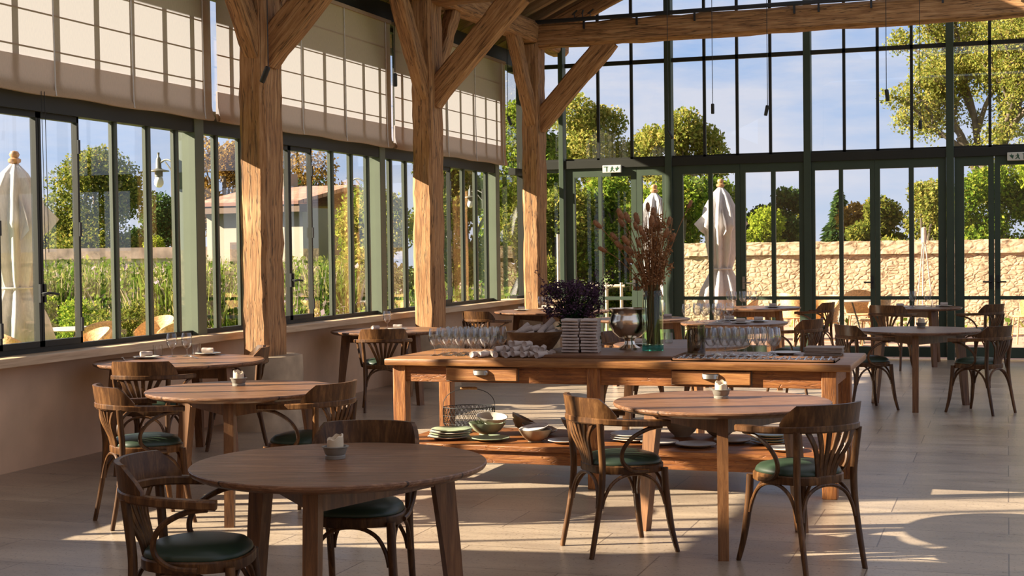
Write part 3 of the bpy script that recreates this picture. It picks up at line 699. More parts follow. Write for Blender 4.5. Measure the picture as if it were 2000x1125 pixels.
# ------------------------------------------------------------------ chairs
def make_chair():
    t = thing('bentwood_armchair', 'chair', 'chair')
    def outline(k, n=36, s=1.0):
        out = []
        for i in range(n):
            a = 2*PI*i/n; c, sn = math.cos(a), math.sin(a)
            q = (abs(c)**2.6+abs(sn)**2.6)**(-1/2.6)
            wx = 0.205+0.012*sn
            out.append((wx*q*c*s, 0.205*q*sn*s, k))
        return out
    f = MB(); f.rings([outline(0.425), outline(0.422, s=0.99), outline(0.465), outline(0.468, s=0.985)][:1]+[outline(0.43, s=1.01), outline(0.462, s=1.01), outline(0.468, s=0.985)])
    f.build('seat_frame', M['chair'], t)
    c = MB(); rs = [outline(0.462, s=0.95), outline(0.475, s=0.965), outline(0.488, s=0.94), outline(0.505, s=0.85), outline(0.517, s=0.62), outline(0.522, s=0.34), outline(0.523, s=0.08)]
    c.rings(rs); c.build('seat', M['leather'], t, smooth=80)
    def legpath(kind, s):
        if kind == 'front': pts = [(s*0.212, 0.222, 0), (s*0.196, 0.196, 0.12), (s*0.183, 0.176, 0.28), (s*0.176, 0.166, 0.445)]; rr = (0.0125, 0.0195)
        else: pts = [(s*0.190, -0.265, 0), (s*0.186, -0.235, 0.15), (s*0.184, -0.205, 0.32), (s*0.184, -0.195, 0.46), (s*0.190, -0.203, 0.58), (s*0.200, -0.214, 0.70)]; rr = (0.0135, 0.0185)
        p = bez(pts, 5); n = len(p)
        return p, [rr[0]+(rr[1]-rr[0])*min(1, i/(n*0.5)) for i in range(n)]
    for s in (-1, 1):
        for k in ('front', 'rear'):
            p, r = legpath(k, s); MB().tube(p, r, 10).build('leg', M['chair'], t)
    # arm bow
    bow = bez([(-0.268, 0.145, 0.690), (-0.272, 0.06, 0.694), (-0.255, -0.08, 0.700), (-0.205, -0.19, 0.706), (-0.105, -0.255, 0.710), (0, -0.272, 0.711), (0.105, -0.255, 0.710), (0.205, -0.19, 0.706), (0.255, -0.08, 0.700), (0.272, 0.06, 0.694), (0.268, 0.145, 0.690)], 6)
    n = len(bow)
    MB().strip(bow, [0.042 if 12 < i < n-13 else 0.048 for i in range(n)], 0.034).build('arm_bow', M['chair'], t)
    # crest: curved board on top of the bow with sloping ends
    mb = MB(); nn = 20; rs = []
    path = bez([(-0.236, -0.135, 0), (-0.19, -0.205, 0), (-0.10, -0.257, 0), (0, -0.274, 0), (0.10, -0.257, 0), (0.19, -0.205, 0), (0.236, -0.135, 0)], 5)
    m = len(path)
    for i, p in enumerate(path):
        a = path[max(i-1, 0)]; b = path[min(i+1, m-1)]; tn = (b-a).normalized(); nr = Vector((-tn.y, tn.x, 0))
        u = abs(2*i/(m-1)-1); h = 0.100+0.006*(1-u*u)
        if u > 0.68: h = max(0.012, 0.100*(1-(u-0.68)/0.32)**0.85)
        lean = 0.02*h/0.11
        rs.append([p+nr*0.011+Vector((0, 0, 0.690)), p-nr*0.011+Vector((0, 0, 0.690)), p-nr*(0.010+lean)+Vector((0, 0, 0.722+h)), p+nr*(0.010-lean)+Vector((0, 0, 0.722+h))])
    mb.rings(rs).build('backrest', M['chair'], t, smooth=40)
    for i in range(6):
        u = -1+2*i/5
        p = bez([(u*0.050, -0.192, 0.445), (u*0.062, -0.205, 0.52), (u*0.105, -0.238, 0.62), (u*0.150, -0.262+0.034*u*u, 0.705)], 4)
        MB().strip(p, [0.013]*len(p), [0.020+0.010*k/len(p) for k in range(len(p))], upv=(1, 0, 0)).build('spindle', M['chair'], t)
    for s in (-1, 1):
        p = bez([(s*0.262, 0.110, 0.674), (s*0.258, 0.03, 0.662), (s*0.246, -0.055, 0.618), (s*0.232, -0.100, 0.555), (s*0.221, -0.095, 0.492), (s*0.213, -0.035, 0.448), (s*0.210, 0.055, 0.440)], 5)
        MB().tube(p, 0.0115, 8).build('arm_support', M['chair'], t)
    F = lambda s, z: Vector((s*(0.176+0.036*(1-z/0.445)**1.6), 0.166+0.056*(1-z/0.445)**1.6, z))
    B = lambda s, z: Vector((s*0.186, -0.197-0.066*(1-z/0.46)**1.3, z))
    for (A, Bf) in ((lambda z: F(-1, z), lambda z: F(1, z)), (lambda z: B(-1, z), lambda z: B(1, z)), (lambda z: F(-1, z), lambda z: B(-1, z)), (lambda z: F(1, z), lambda z: B(1, z))):
        pts = []
        for u, z in ((0.045, 0.255), (0.07, 0.31), (0.16, 0.375), (0.32, 0.412), (0.5, 0.422), (0.68, 0.412), (0.84, 0.375), (0.93, 0.31), (0.955, 0.255)):
            pts.append(A(z).lerp(Bf(z), u))
        MB().tube(bez(pts, 3), 0.0095, 8).build('stretcher', M['chair'], t)
    return t
chair = Proto(make_chair())
def put_chair(x, y, dx, dy, label):
    chair.place((x, y, 0), math.atan2(-dx, dy), label)
put_chair(4.05, 4.77, 0.97, 0.26, 'dark armchair in the left foreground drawn up to the nearest round table')
put_chair(4.27, 5.73, 0.20, -0.95, 'dark armchair behind the nearest round table, back to the buffet')
put_chair(2.08, 7.43, 0.28, 0.33, 'sunlit armchair left of the candle table by the wall side, seat in full light')
put_chair(2.98, 7.76, -0.98, 0.16, 'armchair at the right of the left candle table, back turned to the buffet')
put_chair(1.00, 9.16, -0.22, 0.92, 'armchair with its back to the camera at the laid window table')
put_chair(0.94, 10.44, -0.75, -0.45, 'armchair on the far side of the laid window table beside the nearest post')
put_chair(1.02, 13.28, -0.40, 0.90, 'armchair in front of the window table by the middle post')
put_chair(0.72, 17.15, 0.30, 0.95, 'honey-lit armchair by the wall behind the buffet wine glasses')
put_chair(5.013, 7.42, 0.32, 0.27, 'armchair left of the right-hand candle table, green seat in shadow')
put_chair(5.965, 7.30, -0.31, 0.27, 'armchair with a bright green seat at the right-hand candle table')
put_chair(5.66, 14.36, 0.45, 0.30, 'armchair left of the small candle table at the far right')
put_chair(6.70, 14.30, -0.55, 0.33, 'dark armchair right of the small candle table at the far right')
put_chair(5.55, 19.05, 0.20, 0.90, 'armchair before the glass doors, nearest the laid table there')
put_chair(6.62, 19.35, -0.80, 0.50, 'armchair facing left at the laid table before the glass doors')
put_chair(4.82, 15.40, -0.85, 0.35, 'armchair at the right of the crowded laid table behind the buffet')
put_chair(4.45, 19.85, -0.85, 0.20, 'armchair at the laid table farthest behind the buffet, by the doors')
put_chair(3.72, 12.85, 0.70, -0.55, 'armchair seen under the buffet top, left of the table behind it')
put_chair(4.33, 13.25, 0.05, -0.95, 'armchair seen under the buffet top, behind the table there')

# ------------------------------------------------------------------ round tables
def make_table(R=0.588, H=0.76):
    t = thing('round_table', 'table', 'table')
    top = MB().lathe([(0.001, H-0.034), (R-0.03, H-0.034), (R-0.006, H-0.022), (R, H-0.012), (R, H-0.004), (R-0.004, H), (0.001, H)], 72)
    top.build('tabletop', M['table'], t, smooth=30)
    L = []
    for k in range(3):
        a = 2*PI*k/3
        L.append(a); c, s = math.cos(a), math.sin(a)
        rs = []
        for z, r, w in ((0, 0.505, 0.052), (0.35, 0.472, 0.072), (H-0.034, 0.43, 0.092)):
            h = w/2; ring = []
            for (u, v) in ((-h, -0.026-h*0.06), (h, -0.026-h*0.06), (h, 0.026+h*0.06), (-h, 0.026+h*0.06)):
                ring.append(((r+u)*c-v*s, (r+u)*s+v*c, z))
            rs.append(ring)
        MB().rings(rs).build('leg', M['table_leg'], t, smooth=20)
    for k in range(3):
        a, b = L[k], L[(k+1) % 3]
        p, q = Vector((0.415*math.cos(a), 0.415*math.sin(a), 0)), Vector((0.415*math.cos(b), 0.415*math.sin(b), 0))
        d = (q-p).normalized(); nr = Vector((d.y, -d.x, 0))
        p2, q2 = p+d*0.03, q-d*0.03
        rs = [[x+nr*0.011*sg+Vector((0, 0, z)) for sg, z in ((-1, H-0.125), (1, H-0.125), (1, H-0.034), (-1, H-0.034))] for x in (p2, q2)]
        MB().rings(rs).build('apron', M['table_leg'], t, smooth=20)
    return t
table = Proto(make_table())
TB = {}
def put_table(key, x, y, a, label, plank=14, scale=None):
    o = table.place((x, y, 0), math.radians(a), label, scale=scale); TB[key] = (x, y)
    for c in o.children:
        if c.name.startswith('tabletop'): c.rotation_euler = (0, 0, math.radians(plank-a))
    return o
put_table('T1', 4.44, 5.19, -77, 'round table nearest the camera with a half-burnt candle')
put_table('T2', 2.49, 7.86, -70, 'round candle table on the left between two armchairs')
put_table('T3', 0.80, 9.86, -134, 'laid round table against the left wall before the nearest post', scale=(1.12, 1.12, 1))
put_table('T4', 0.76, 14.02, -30, 'laid round table against the left wall before the middle post', scale=(1.05, 1.05, 1))
put_table('T5', 1.15, 18.55, -80, 'laid round table in the far left corner by the last post', scale=(1.32, 1.32, 1))
put_table('T6', 5.49, 7.76, -79, 'round candle table in sunlight before the right end of the buffet')
put_table('T7', 6.13, 14.66, -90, 'round table with a small candle at the far right')
put_table('T8', 5.81, 19.85, -60, 'laid round table just before the glass doors at the right')
put_table('T9', 3.72, 19.75, -40, 'laid round table before the glass doors behind the buffet')
put_table('T10', 4.10, 15.85, -100, 'round table crowded with glasses and plates behind the buffet')
put_table('T11', 4.28, 12.30, -60, 'round table directly behind the buffet, bluish in shade')
put_table('T12', 2.85, 16.60, 10, 'round table with white napkin rolls behind the glass vase')

# candles
def make_candle():
    t = thing('candle_holder', 'candle', 'candle holder')
    MB().lathe([(0.001, 0), (0.040, 0), (0.041, 0.012), (0.038, 0.015), (0.042, 0.020), (0.050, 0.045), (0.055, 0.047), (0.055, 0.050), (0.046, 0.050), (0.040, 0.030), (0.001, 0.026)], 28).build('holder', M['pewter'], t)
    c = MB(); rnd = random.Random(3); rs = []; n = 24
    for (r, z) in ((0.033, 0.027), (0.034, 0.06), (0.033, 0.085), (0.027, 0.088), (0.024, 0.072), (0.002, 0.068)):
        rs.append([(r*math.cos(2*PI*k/n), r*math.sin(2*PI*k/n), z+(0.010*math.sin(2*PI*k/n*1+1)+0.004*math.sin(5*2*PI*k/n) if z > 0.08 else 0)) for k in range(n)])
    c.rings(rs).build('candle', M['wax'], t, smooth=50)
    MB().tube([(0, 0, 0.066), (0.001, 0, 0.080)], 0.0015, 6).build('wick', M['iron'], t)
    return t
candle = Proto(make_candle())
H = 0.761
for x, y, rzz, lb in ((4.38, 5.28, 0.3, 'burnt-down pillar candle in a grey holder on the nearest table'), (2.37, 8.03, 2.0, 'candle in a holder on the left candle table'), (5.46, 7.90, 1.2, 'sunlit candle in a holder on the right-hand candle table'), (6.14, 14.98, 4.0, 'small candle in a holder on the far right table')):
    candle.place((x, y, H), rzz, lb)

# ------------------------------------------------------------------ buffet table
bt = thing('buffet_table', 'long old pine buffet table with drawers and a low shelf', 'table', (0, 0, 0))
BX0, BX1, BY0, BY1, BZ = 2.88, 6.04, 9.13, 10.15, 0.855
MB().box(BX0, BX1, BY0, BY1, BZ-0.048, BZ, c=0.010).build('tabletop', M['buffet_top'], bt, smooth=30)
LX = [2.975, 4.37, 5.90]
for x in LX:
    for y in (BY0+0.085, BY1-0.085):
        if x == 4.37 and y > 9.6: continue
        MB().box(x-0.047, x+0.047, y-0.047, y+0.047, 0, BZ-0.048, c=0.006).build('leg', M['buffet_leg'], bt, smooth=20)
def bp_(x0, x1, y0, y1, z0, z1, nm, c=0.003): return MB().box(x0, x1, y0, y1, z0, z1, c).build(nm, M['buffet'], bt, smooth=20)
bp_(3.02, 4.325, BY0+0.055, BY0+0.085, 0.695, 0.805, 'apron'); bp_(4.415, 5.855, BY0+0.055, BY0+0.085, 0.695, 0.805, 'apron')
bp_(3.02, 5.855, BY1-0.085, BY1-0.055, 0.695, 0.805, 'apron')
bp_(2.955, 2.985, BY0+0.13, BY1-0.13, 0.695, 0.805, 'apron'); bp_(5.89, 5.92, BY0+0.13, BY1-0.13, 0.695, 0.805, 'apron')
for (a, b_, hx) in ((3.33, 3.84, 3.585), (4.90, 5.41, 5.155)):
    MB().box(a-0.008, b_+0.008, BY0+0.052, BY0+0.0548, 0.703, 0.8055).build('drawer_gap_shade', M['roof_bark'], bt, smooth=0)  # dark plate standing in for the shade in the gap around each drawer
    d = MB().box(a, b_, BY0+0.022, BY0+0.052, 0.711, 0.799, 0.004).build('drawer', M['buffet_front'], bt, smooth=20)
    h = MB(); rs = []
    for i in range(9):
        a_ = PI*i/8
        rs.append([(hx-0.055*math.cos(a_), BY0+0.022, 0.785), (hx-0.055*math.cos(a_), BY0+0.022-0.030*math.sin(a_)-0.002, 0.780), (hx-0.055*math.cos(a_), BY0+0.022-0.034*math.sin(a_)-0.002, 0.752), (hx-0.055*math.cos(a_), BY0+0.022, 0.748)])
    hnd = h.rings(rs).build('handle', M['chrome'], d, smooth=60)
bp_(2.93, 5.95, BY0+0.03, BY1-0.03, 0.235, 0.272, 'shelf', 0.006)
bp_(3.02, 5.855, BY0+0.055, BY0+0.085, 0.150, 0.235, 'shelf_rail')
tag(MB().box(3.86, 4.86, 9.36, 10.10, BZ, BZ+0.022, c=0.005).build('serving_board', M['board'], smooth=20), 'thin dark wooden board under the napkin stacks and vase', 'board')
Z = BZ+0.001; ZBd = BZ+0.023

# glassware
def make_wine():
    p = [(0.001, 0), (0.036, 0), (0.036, 0.0025), (0.012, 0.006), (0.0048, 0.014), (0.0042, 0.056), (0.009, 0.064), (0.028, 0.078), (0.042, 0.108), (0.0445, 0.130), (0.041, 0.162), (0.035, 0.192), (0.0333, 0.192), (0.0392, 0.161), (0.0427, 0.130), (0.040, 0.109), (0.026, 0.081), (0.001, 0.068)]
    o = MB().lathe(p, 20).build('wine_glass', M['stem_glass'], smooth=60)
    return tag(o, 'glass', 'wine glass')
wine = Proto(make_wine())
def put_wine(x, y, z, label, group, s=1.0): return wine.place((x, y, z), random.uniform(0, 6), label, group, scale=s)
for j in range(4):
    for i in range(5):
        x = 3.135+i*0.094+(j % 2)*0.020; y = 9.44+j*0.096
        put_wine(x, y, Z, 'wine glass in the packed rows at the left end of the buffet', 'wine glasses packed on the left of the buffet')
for j in range(3):
    for i in range(5):
        x = 5.06+i*0.096+(j % 2)*0.030; y = 9.66+j*0.098
        put_wine(x, y, Z, 'wine glass in the packed rows at the right end of the buffet', 'wine glasses packed on the right of the buffet')
def make_tumbler():
    o = MB().lathe([(0.001, 0), (0.034, 0), (0.036, 0.006), (0.038, 0.090), (0.0362, 0.090), (0.034, 0.010), (0.001, 0.010)], 20).build('tumbler', M['stem_glass'], smooth=60)
    return tag(o, 'tumbler', 'tumbler')
tumbler = Proto(make_tumbler())

# cylinder vase (dark reflection put into the glass tint), tall vase, urn
o = MB().lathe([(0.001, 0), (0.062, 0), (0.063, 0.008), (0.063, 0.205), (0.060, 0.205), (0.059, 0.014), (0.001, 0.014)], 32).build('hurricane_vase', glassmat('dark-tinted glass', (0.55, 0.50, 0.42), 0.10), smooth=60)
tag(o, 'short dark-tinted glass cylinder on the buffet left of the wine glasses', 'glass vase'); o.location = (4.93, 9.80, Z)
vs = thing('tall_vase', 'tall clear glass vase with a teal base holding dried teasels', 'vase', (4.61, 9.86, ZBd))
MB().lathe([(0.001, 0), (0.074, 0), (0.076, 0.006), (0.076, 0.040), (0.001, 0.040)], 32).build('base', M['teal_glass'], vs, smooth=50)
MB().lathe([(0.076, 0.041), (0.075, 0.22), (0.070, 0.36), (0.064, 0.42), (0.060, 0.42), (0.066, 0.36), (0.071, 0.22), (0.072, 0.041)], 32).build('body', M['vase_glass'], vs, smooth=60)
ur = thing('punch_bowl', 'silver footed punch bowl beside the tall vase', 'bowl', (4.42, 9.95, ZBd))
MB().lathe([(0.001, 0), (0.075, 0), (0.076, 0.012), (0.060, 0.020), (0.040, 0.035), (0.034, 0.060), (0.042, 0.075), (0.001, 0.078)], 36).build('foot', M['silver'], ur)
MB().lathe([(0.035, 0.074), (0.080, 0.088), (0.120, 0.125), (0.142, 0.180), (0.140, 0.215), (0.128, 0.240), (0.126, 0.265), (0.142, 0.285), (0.146, 0.290), (0.140, 0.292), (0.122, 0.268), (0.124, 0.240), (0.135, 0.212), (0.136, 0.182), (0.115, 0.130), (0.075, 0.095), (0.001, 0.086)], 40).build('bowl', M['silver'], ur, smooth=50)
# teasels
rnd = random.Random(21)
def make_teasel():
    t = thing('teasel_stem', 'dried brown teasel stem standing in the tall glass vase', 'dried flower', group='dried teasels in the tall vase')
    h = MB(); n = 14
    h.lathe([(0.001, -0.034), (0.010, -0.030), (0.0165, -0.012), (0.0165, 0.010), (0.012, 0.028), (0.001, 0.037)], n, mod=lambda u, z: 1+0.12*math.sin(2*PI*u*7+z*300))
    for k in range(26):
        a = rnd.uniform(0, 2*PI); z = rnd.uniform(-0.03, 0.032); d = Vector((math.cos(a), math.sin(a), 0.35)); p = Vector((0, 0, z))+d*0.012
        h.tube([p, p+d*0.012], [0.0016, 0.0003], 3)
    for k in range(6):
        a = 2*PI*k/6; h.tube([(0.006*math.cos(a), 0.006*math.sin(a), -0.034), (0.028*math.cos(a), 0.028*math.sin(a), -0.026), (0.036*math.cos(a), 0.036*math.sin(a), 0.006)], [0.0016, 0.001, 0.0004], 3)
    hd = h.build('seed_head', M['teasel'], t, smooth=60)
    return t, hd.data
first = True
t0, head_mesh = make_teasel()
tips = [(-0.205, 0.63), (-0.265, 0.53), (-0.19, 0.50), (-0.17, 0.66), (-0.235, 0.47), (-0.225, 0.685), (-0.115, 0.60), (-0.085, 0.57), (-0.10, 0.655), (-0.38, 0.615), (-0.34, 0.44), (-0.15, 0.43), (-0.15, 0.36), (-0.03, 0.73), (-0.01, 0.63), (0.02, 0.69), (0.03, 0.62), (0.06, 0.60), (0.12, 0.63), (0.27, 0.75), (0.02, 0.47), (0.15, 0.52), (-0.05, 0.52), (0.09, 0.55), (-0.10, 0.48)]
ri, fw = Vector((0.946, 0.325, 0)), Vector((-0.325, 0.946, 0))
for k, (a, b) in enumerate(tips):
    z = b+0.27
    dep = rnd.uniform(-0.16, 0.16)
    base = Vector((rnd.uniform(-0.03, 0.03), rnd.uniform(-0.03, 0.03), 0.05))
    tip = ri*a+fw*dep*0.8+Vector((0, 0, z))
    rim = Vector((0, 0, 0.40))+(ri*a+fw*dep)*0.13
    if k: t = thing('teasel_stem', t0['label'], 'dried flower', group=t0['group'])
    else: t = t0
    t.location = (4.61, 9.86, ZBd)
    p = bez([base, rim, rim.lerp(tip, 0.55)+Vector((0, 0, 0.05)), tip], 4)
    MB().tube(p, [0.0030]*len(p), 5).build('stem', M['dry'], t)
    d = (p[-1]-p[-2]).normalized()
    if k: hd = bpy.data.objects.new('seed_head', head_mesh); C.objects.link(hd); hd.parent = t
    else: hd = t.children[0]
    s = rnd.uniform(0.85, 1.2); hd.location = tip; hd.rotation_euler = d.to_track_quat('Z', 'Y').to_euler(); hd.scale = (s, s, s*1.05)
dg = MB()
for k in range(84):
    a = rnd.uniform(-0.14, 0.16); z = rnd.uniform(0.62, 1.10)-abs(a-0.04)*1.1; dep = rnd.uniform(-0.09, 0.09)
    base = Vector((rnd.uniform(-0.04, 0.04), rnd.uniform(-0.04, 0.04), 0.05)); tip = ri*a+fw*dep+Vector((0, 0, z)); rim = Vector((0, 0, 0.40))+(ri*a+fw*dep)*0.3
    p = bez([base, rim, tip], 4); dg.tube(p, 0.0020, 3)
    for q in range(26):
        tt = 1-0.5*rnd.random()**1.6; c = p[min(int(tt*(len(p)-1)), len(p)-1)]+Vector((rnd.uniform(-1, 1), rnd.uniform(-1, 1), rnd.uniform(-1, 1)))*0.022
        s = rnd.uniform(0.004, 0.009); u = Vector((rnd.uniform(-1, 1), rnd.uniform(-1, 1), rnd.uniform(-1, 1))).normalized(); w = u.orthogonal().normalized()
        dg.add([c+u*s*1.6, c+w*s, c-u*s*1.6, c-w*s], [(0, 1, 2, 3)])
for k in range(46):
    a = rnd.uniform(0, 2*PI); r = 0.052*math.sqrt(rnd.random())
    dg.tube([(r*math.cos(a), r*math.sin(a), 0.045), (r*0.9*math.cos(a+0.5), r*0.9*math.sin(a+0.5), 0.24), (r*math.cos(a+0.8), r*math.sin(a+0.8), 0.46)], 0.0042, 5, mi=1)
o = dg.build('dried_seed_sprays', [M['dry'], M['vase_stems']], smooth=0, fixn=False, loc=(4.61, 9.86, ZBd)); tag(o, 'fine rust-brown seed sprays among the teasels in the tall vase', 'dried flowers', kind='stuff')

# purple bouquet behind the napkin stack
pv = thing('flower_pot', 'dark pot of purple flowers behind the napkin stacks', 'flower pot', (3.99, 9.99, ZBd))
MB().lathe([(0.001, 0), (0.05, 0), (0.068, 0.10), (0.075, 0.20), (0.070, 0.20), (0.06, 0.10), (0.001, 0.02)], 24).build('pot', M['darkpot'], pv)
fl = MB(); fo = MB(); rnd = random.Random(5)
for k in range(150):
    a = rnd.uniform(0, 2*PI); r = rnd.uniform(0, 1)**0.6*0.20; z = 0.40+rnd.uniform(-0.13, 0.14)-0.25*(r-0.1)**2
    tip = Vector((r*math.cos(a), r*math.sin(a), z)); base = Vector((rnd.uniform(-0.03, 0.03), rnd.uniform(-0.03, 0.03), 0.10))
    p = bez([base, base.lerp(tip, 0.5)+Vector((0, 0, 0.05)), tip], 3); fo.tube(p, 0.0018, 3)
    for q in range(26):
        c = tip+Vector((rnd.gauss(0, 0.014), rnd.gauss(0, 0.014), rnd.gauss(0, 0.018))); s = rnd.uniform(0.004, 0.010)
        u = Vector((rnd.uniform(-1, 1), rnd.uniform(-1, 1), rnd.uniform(-1, 1))).normalized(); w = u.orthogonal().normalized()
        fl.add([c+u*s, c+w*s, c-u*s, c-w*s], [(0, 1, 2, 3)])
for k in range(10):
    a = rnd.uniform(0, 2*PI); tip = Vector((0.27*math.cos(a), 0.27*math.sin(a), rnd.uniform(0.48, 0.66))); p = bez([(0, 0, 0.15), tip*0.5+Vector((0, 0, 0.12)), tip], 4); fl.tube(p, 0.002, 3)
    for q in range(14):
        c = p[-1-q % 4]+Vector((rnd.gauss(0, 0.006), rnd.gauss(0, 0.006), rnd.gauss(0, 0.012))); s = 0.007
        u = Vector((rnd.uniform(-1, 1), rnd.uniform(-1, 1), rnd.uniform(-1, 1))).normalized(); w = u.orthogonal().normalized(); fl.add([c+u*s, c+w*s, c-u*s, c-w*s], [(0, 1, 2, 3)])
for k in range(260):
    a = rnd.uniform(0, 2*PI); r = rnd.uniform(0.02, 0.10); c = Vector((r*math.cos(a), r*math.sin(a), rnd.uniform(0.16, 0.33))); s = rnd.uniform(0.010, 0.026)
    u = Vector((rnd.uniform(-1, 1), rnd.uniform(-1, 1), rnd.uniform(0, 1))).normalized(); w = u.orthogonal().normalized(); fo.add([c+u*s*1.5, c+w*s*0.5, c-u*s*1.5, c-w*s*0.5], [(0, 1, 2, 3)])
bq = fo.build('bouquet', M['stem_green'], smooth=0, fixn=False, loc=(3.99, 9.99, ZBd)); tag(bq, 'bushy bunch of dark purple flowers rising behind the napkin stacks', 'flowers')
fl.build('blossom', M['purple'], bq, smooth=0, fixn=False)['kind'] = 'stuff'
bq.scale = (1.08, 1.08, 0.88); pv.scale = (0.9, 0.9, 0.85)

# napkins: stacks
def make_folded():
    mb = MB(); rnd = random.Random(1); n = 6; rs = []
    for i in range(n+1):
        u = i/n; x = -0.058+0.116*u
        rs.append([(x, -0.084, 0.001+0.002*math.sin(u*5)), (x, -0.094, 0.005), (x, -0.096, 0.011), (x, -0.092, 0.016), (x, -0.083, 0.0195+0.0015*math.sin(u*6+1)), (x, 0.085, 0.0195+0.0015*math.cos(u*5)), (x, 0.094, 0.010), (x, 0.085, 0.001)])
    o = mb.rings(rs).build('folded_napkin', M['linen'], smooth=60); return tag(o, 'napkin', 'napkin')
folded = Proto(make_folded()); rnd = random.Random(9)
for (sx, sy, side, grp) in ((4.095, 9.62, 'left', 'napkins in the left stack'), (4.222, 9.64, 'right', 'napkins in the right stack')):
    for k in range(11):
        folded.place((sx+rnd.uniform(-0.005, 0.005), sy+rnd.uniform(-0.006, 0.006), ZBd+k*0.0212), rnd.uniform(-0.05, 0.05)+0.12, 'grey linen napkin folded in the %s of the two tall stacks' % side, grp)
# rolled napkins
def make_rolled():
    mb = MB(); n = 18; rs = []; rnd = random.Random(4)
    for i in range(9):
        u = i/8; x = -0.060+0.12*u; r = 0.027*(0.92 if i in (0, 8) else 1)*(1-0.10*math.exp(-((u-0.5)/0.14)**2))
        rs.append([(x, r*math.cos(2*PI*k/n)*(1+0.06*math.sin(3*2*PI*k/n+i)), r*math.sin(2*PI*k/n)*(1+0.05*math.sin(4*2*PI*k/n+i*0.7))) for k in range(n)])
    inner = [[(0.060 if s > 0 else -0.060, 0.012*math.cos(2*PI*k/n), 0.012*math.sin(2*PI*k/n)) for k in range(n)] for s in (1,)]
    rs = [[(-0.052, y*0.45, z*0.45) for (x, y, z) in rs[0]]]+rs+[[(0.052, y*0.45, z*0.45) for (x, y, z) in rs[-1]]]
    o = mb.rings(rs).build('rolled_napkin', M['linen'], smooth=60); return tag(o, 'napkin', 'napkin')
rolled = Proto(make_rolled())
pile = []
heap = [(3.60+0.058*i, 9.36+0.03*(i % 2), 0) for i in range(7)]+[(3.61+0.060*i, 9.45+0.02*(i % 2), 0) for i in range(7)]+[(3.66+0.062*i, 9.54, 0) for i in range(6)]
heap += [(3.64+0.060*i, 9.41+0.02*(i % 2), 1) for i in range(5)]+[(3.68+0.060*i, 9.49, 1) for i in range(5)]+[(3.70+0.060*i, 9.45, 2) for i in range(3)]
for (x, y, l) in heap:
    rolled.place((x, y, Z+0.021+l*0.033), 0, 'grey napkin roll in the loose heap before the wooden bowl', 'napkin rolls heaped on the buffet', scale=0.78*rnd.uniform(0.9, 1.1), rot=(rnd.uniform(0, 6), rnd.uniform(-0.12, 0.12), PI/2+rnd.uniform(-0.7, 0.7)))
for (x, y, l) in [(3.545, 9.33, 0), (3.49, 9.31, 0), (3.52, 9.41, 0)]:
    rolled.place((x, y, Z+0.022), 0, 'white sunlit napkin roll at the left tip of the heap', 'white rolls at the tip of the heap', scale=0.8, rot=(0, 0, PI/2+rnd.uniform(-0.5, 0.5)))
wb = tag(MB().lathe([(0.001, 0), (0.11, 0), (0.115, 0.010), (0.155, 0.060), (0.200, 0.135), (0.205, 0.150), (0.196, 0.152), (0.190, 0.138), (0.145, 0.070), (0.10, 0.022), (0.001, 0.018)], 44).build('wooden_bowl', M['bowlwood'], smooth=50), 'large wooden bowl filled with napkin rolls on the buffet', 'bowl')
wb.location = (3.74, 9.87, Z)
for k in range(18):
    a = k*2.4; r = 0.125*math.sqrt(k/18)
    lay = 0 if k > 9 else 1
    rolled.place((3.74+r*math.cos(a)*1.15, 9.87+r*math.sin(a), Z+0.125+0.032*lay+0.012*rnd.random()), 0, 'grey napkin roll lying in the wooden bowl', 'napkin rolls in the wooden bowl', scale=0.8, rot=(rnd.uniform(-0.2, 0.2), rnd.uniform(-0.65, -0.15), 0.5+rnd.uniform(-0.8, 0.8)))
rolled.place((3.84, 9.90, Z+0.205), 0, 'napkin roll sticking up highest from the wooden bowl', scale=0.8, rot=(0, -0.8, 0.4))

# cutlery tray
tag(MB().box(4.88, 5.93, 9.24, 9.54, Z, Z+0.006).box(4.88, 5.93, 9.24, 9.248, Z, Z+0.016).box(4.88, 5.93, 9.532, 9.54, Z, Z+0.016).box(4.88, 4.888, 9.24, 9.54, Z, Z+0.016).box(5.922, 5.93, 9.24, 9.54, Z, Z+0.016).build('cutlery_tray', M['board'], smooth=0), 'shallow tray of forks along the front right of the buffet', 'tray')
def make_fork():
    mb = MB(); p = bez([(0, -0.10, 0.004), (0, -0.03, 0.006), (0, 0.03, 0.012), (0, 0.05, 0.008), (0, 0.065, 0.008)], 3)
    mb.strip(p, [0.013-0.007*min(1, k/6) if k < 8 else 0.018 for k in range(len(p))], 0.003)
    for u in (-0.007, -0.0023, 0.0023, 0.007): mb.strip([(u, 0.064, 0.008), (u, 0.085, 0.010), (u, 0.102, 0.016)], 0.0026, 0.0025)
    o = mb.build('fork', M['cutlery'], smooth=50); return tag(o, 'fork', 'cutlery')
fork = Proto(make_fork())
for i in range(40):
    fork.place((4.91+i*0.0255, 9.385+rnd.uniform(-0.01, 0.01), Z+0.006), rnd.uniform(-0.10, 0.10)+(PI if i % 2 else 0), 'steel fork lying in the shallow buffet tray', 'forks in the buffet tray')
pl = Proto(tag(MB().lathe([(0.001, 0), (0.055, 0), (0.058, 0.004), (0.105, 0.014), (0.108, 0.016), (0.104, 0.018), (0.056, 0.009), (0.001, 0.008)], 36).build('plate', M['ceramic'], smooth=50), 'plate', 'plate'))
pl.place((5.52, 9.93, Z), 0, 'single pale plate on the buffet behind the right wine glasses')
mn = Proto(tag(MB().box(-0.125, 0.125, -0.10, 0.10, 0, 0.0085, c=0.002).build('menu_folder', M['menu'], smooth=20), 'menu', 'menu'))
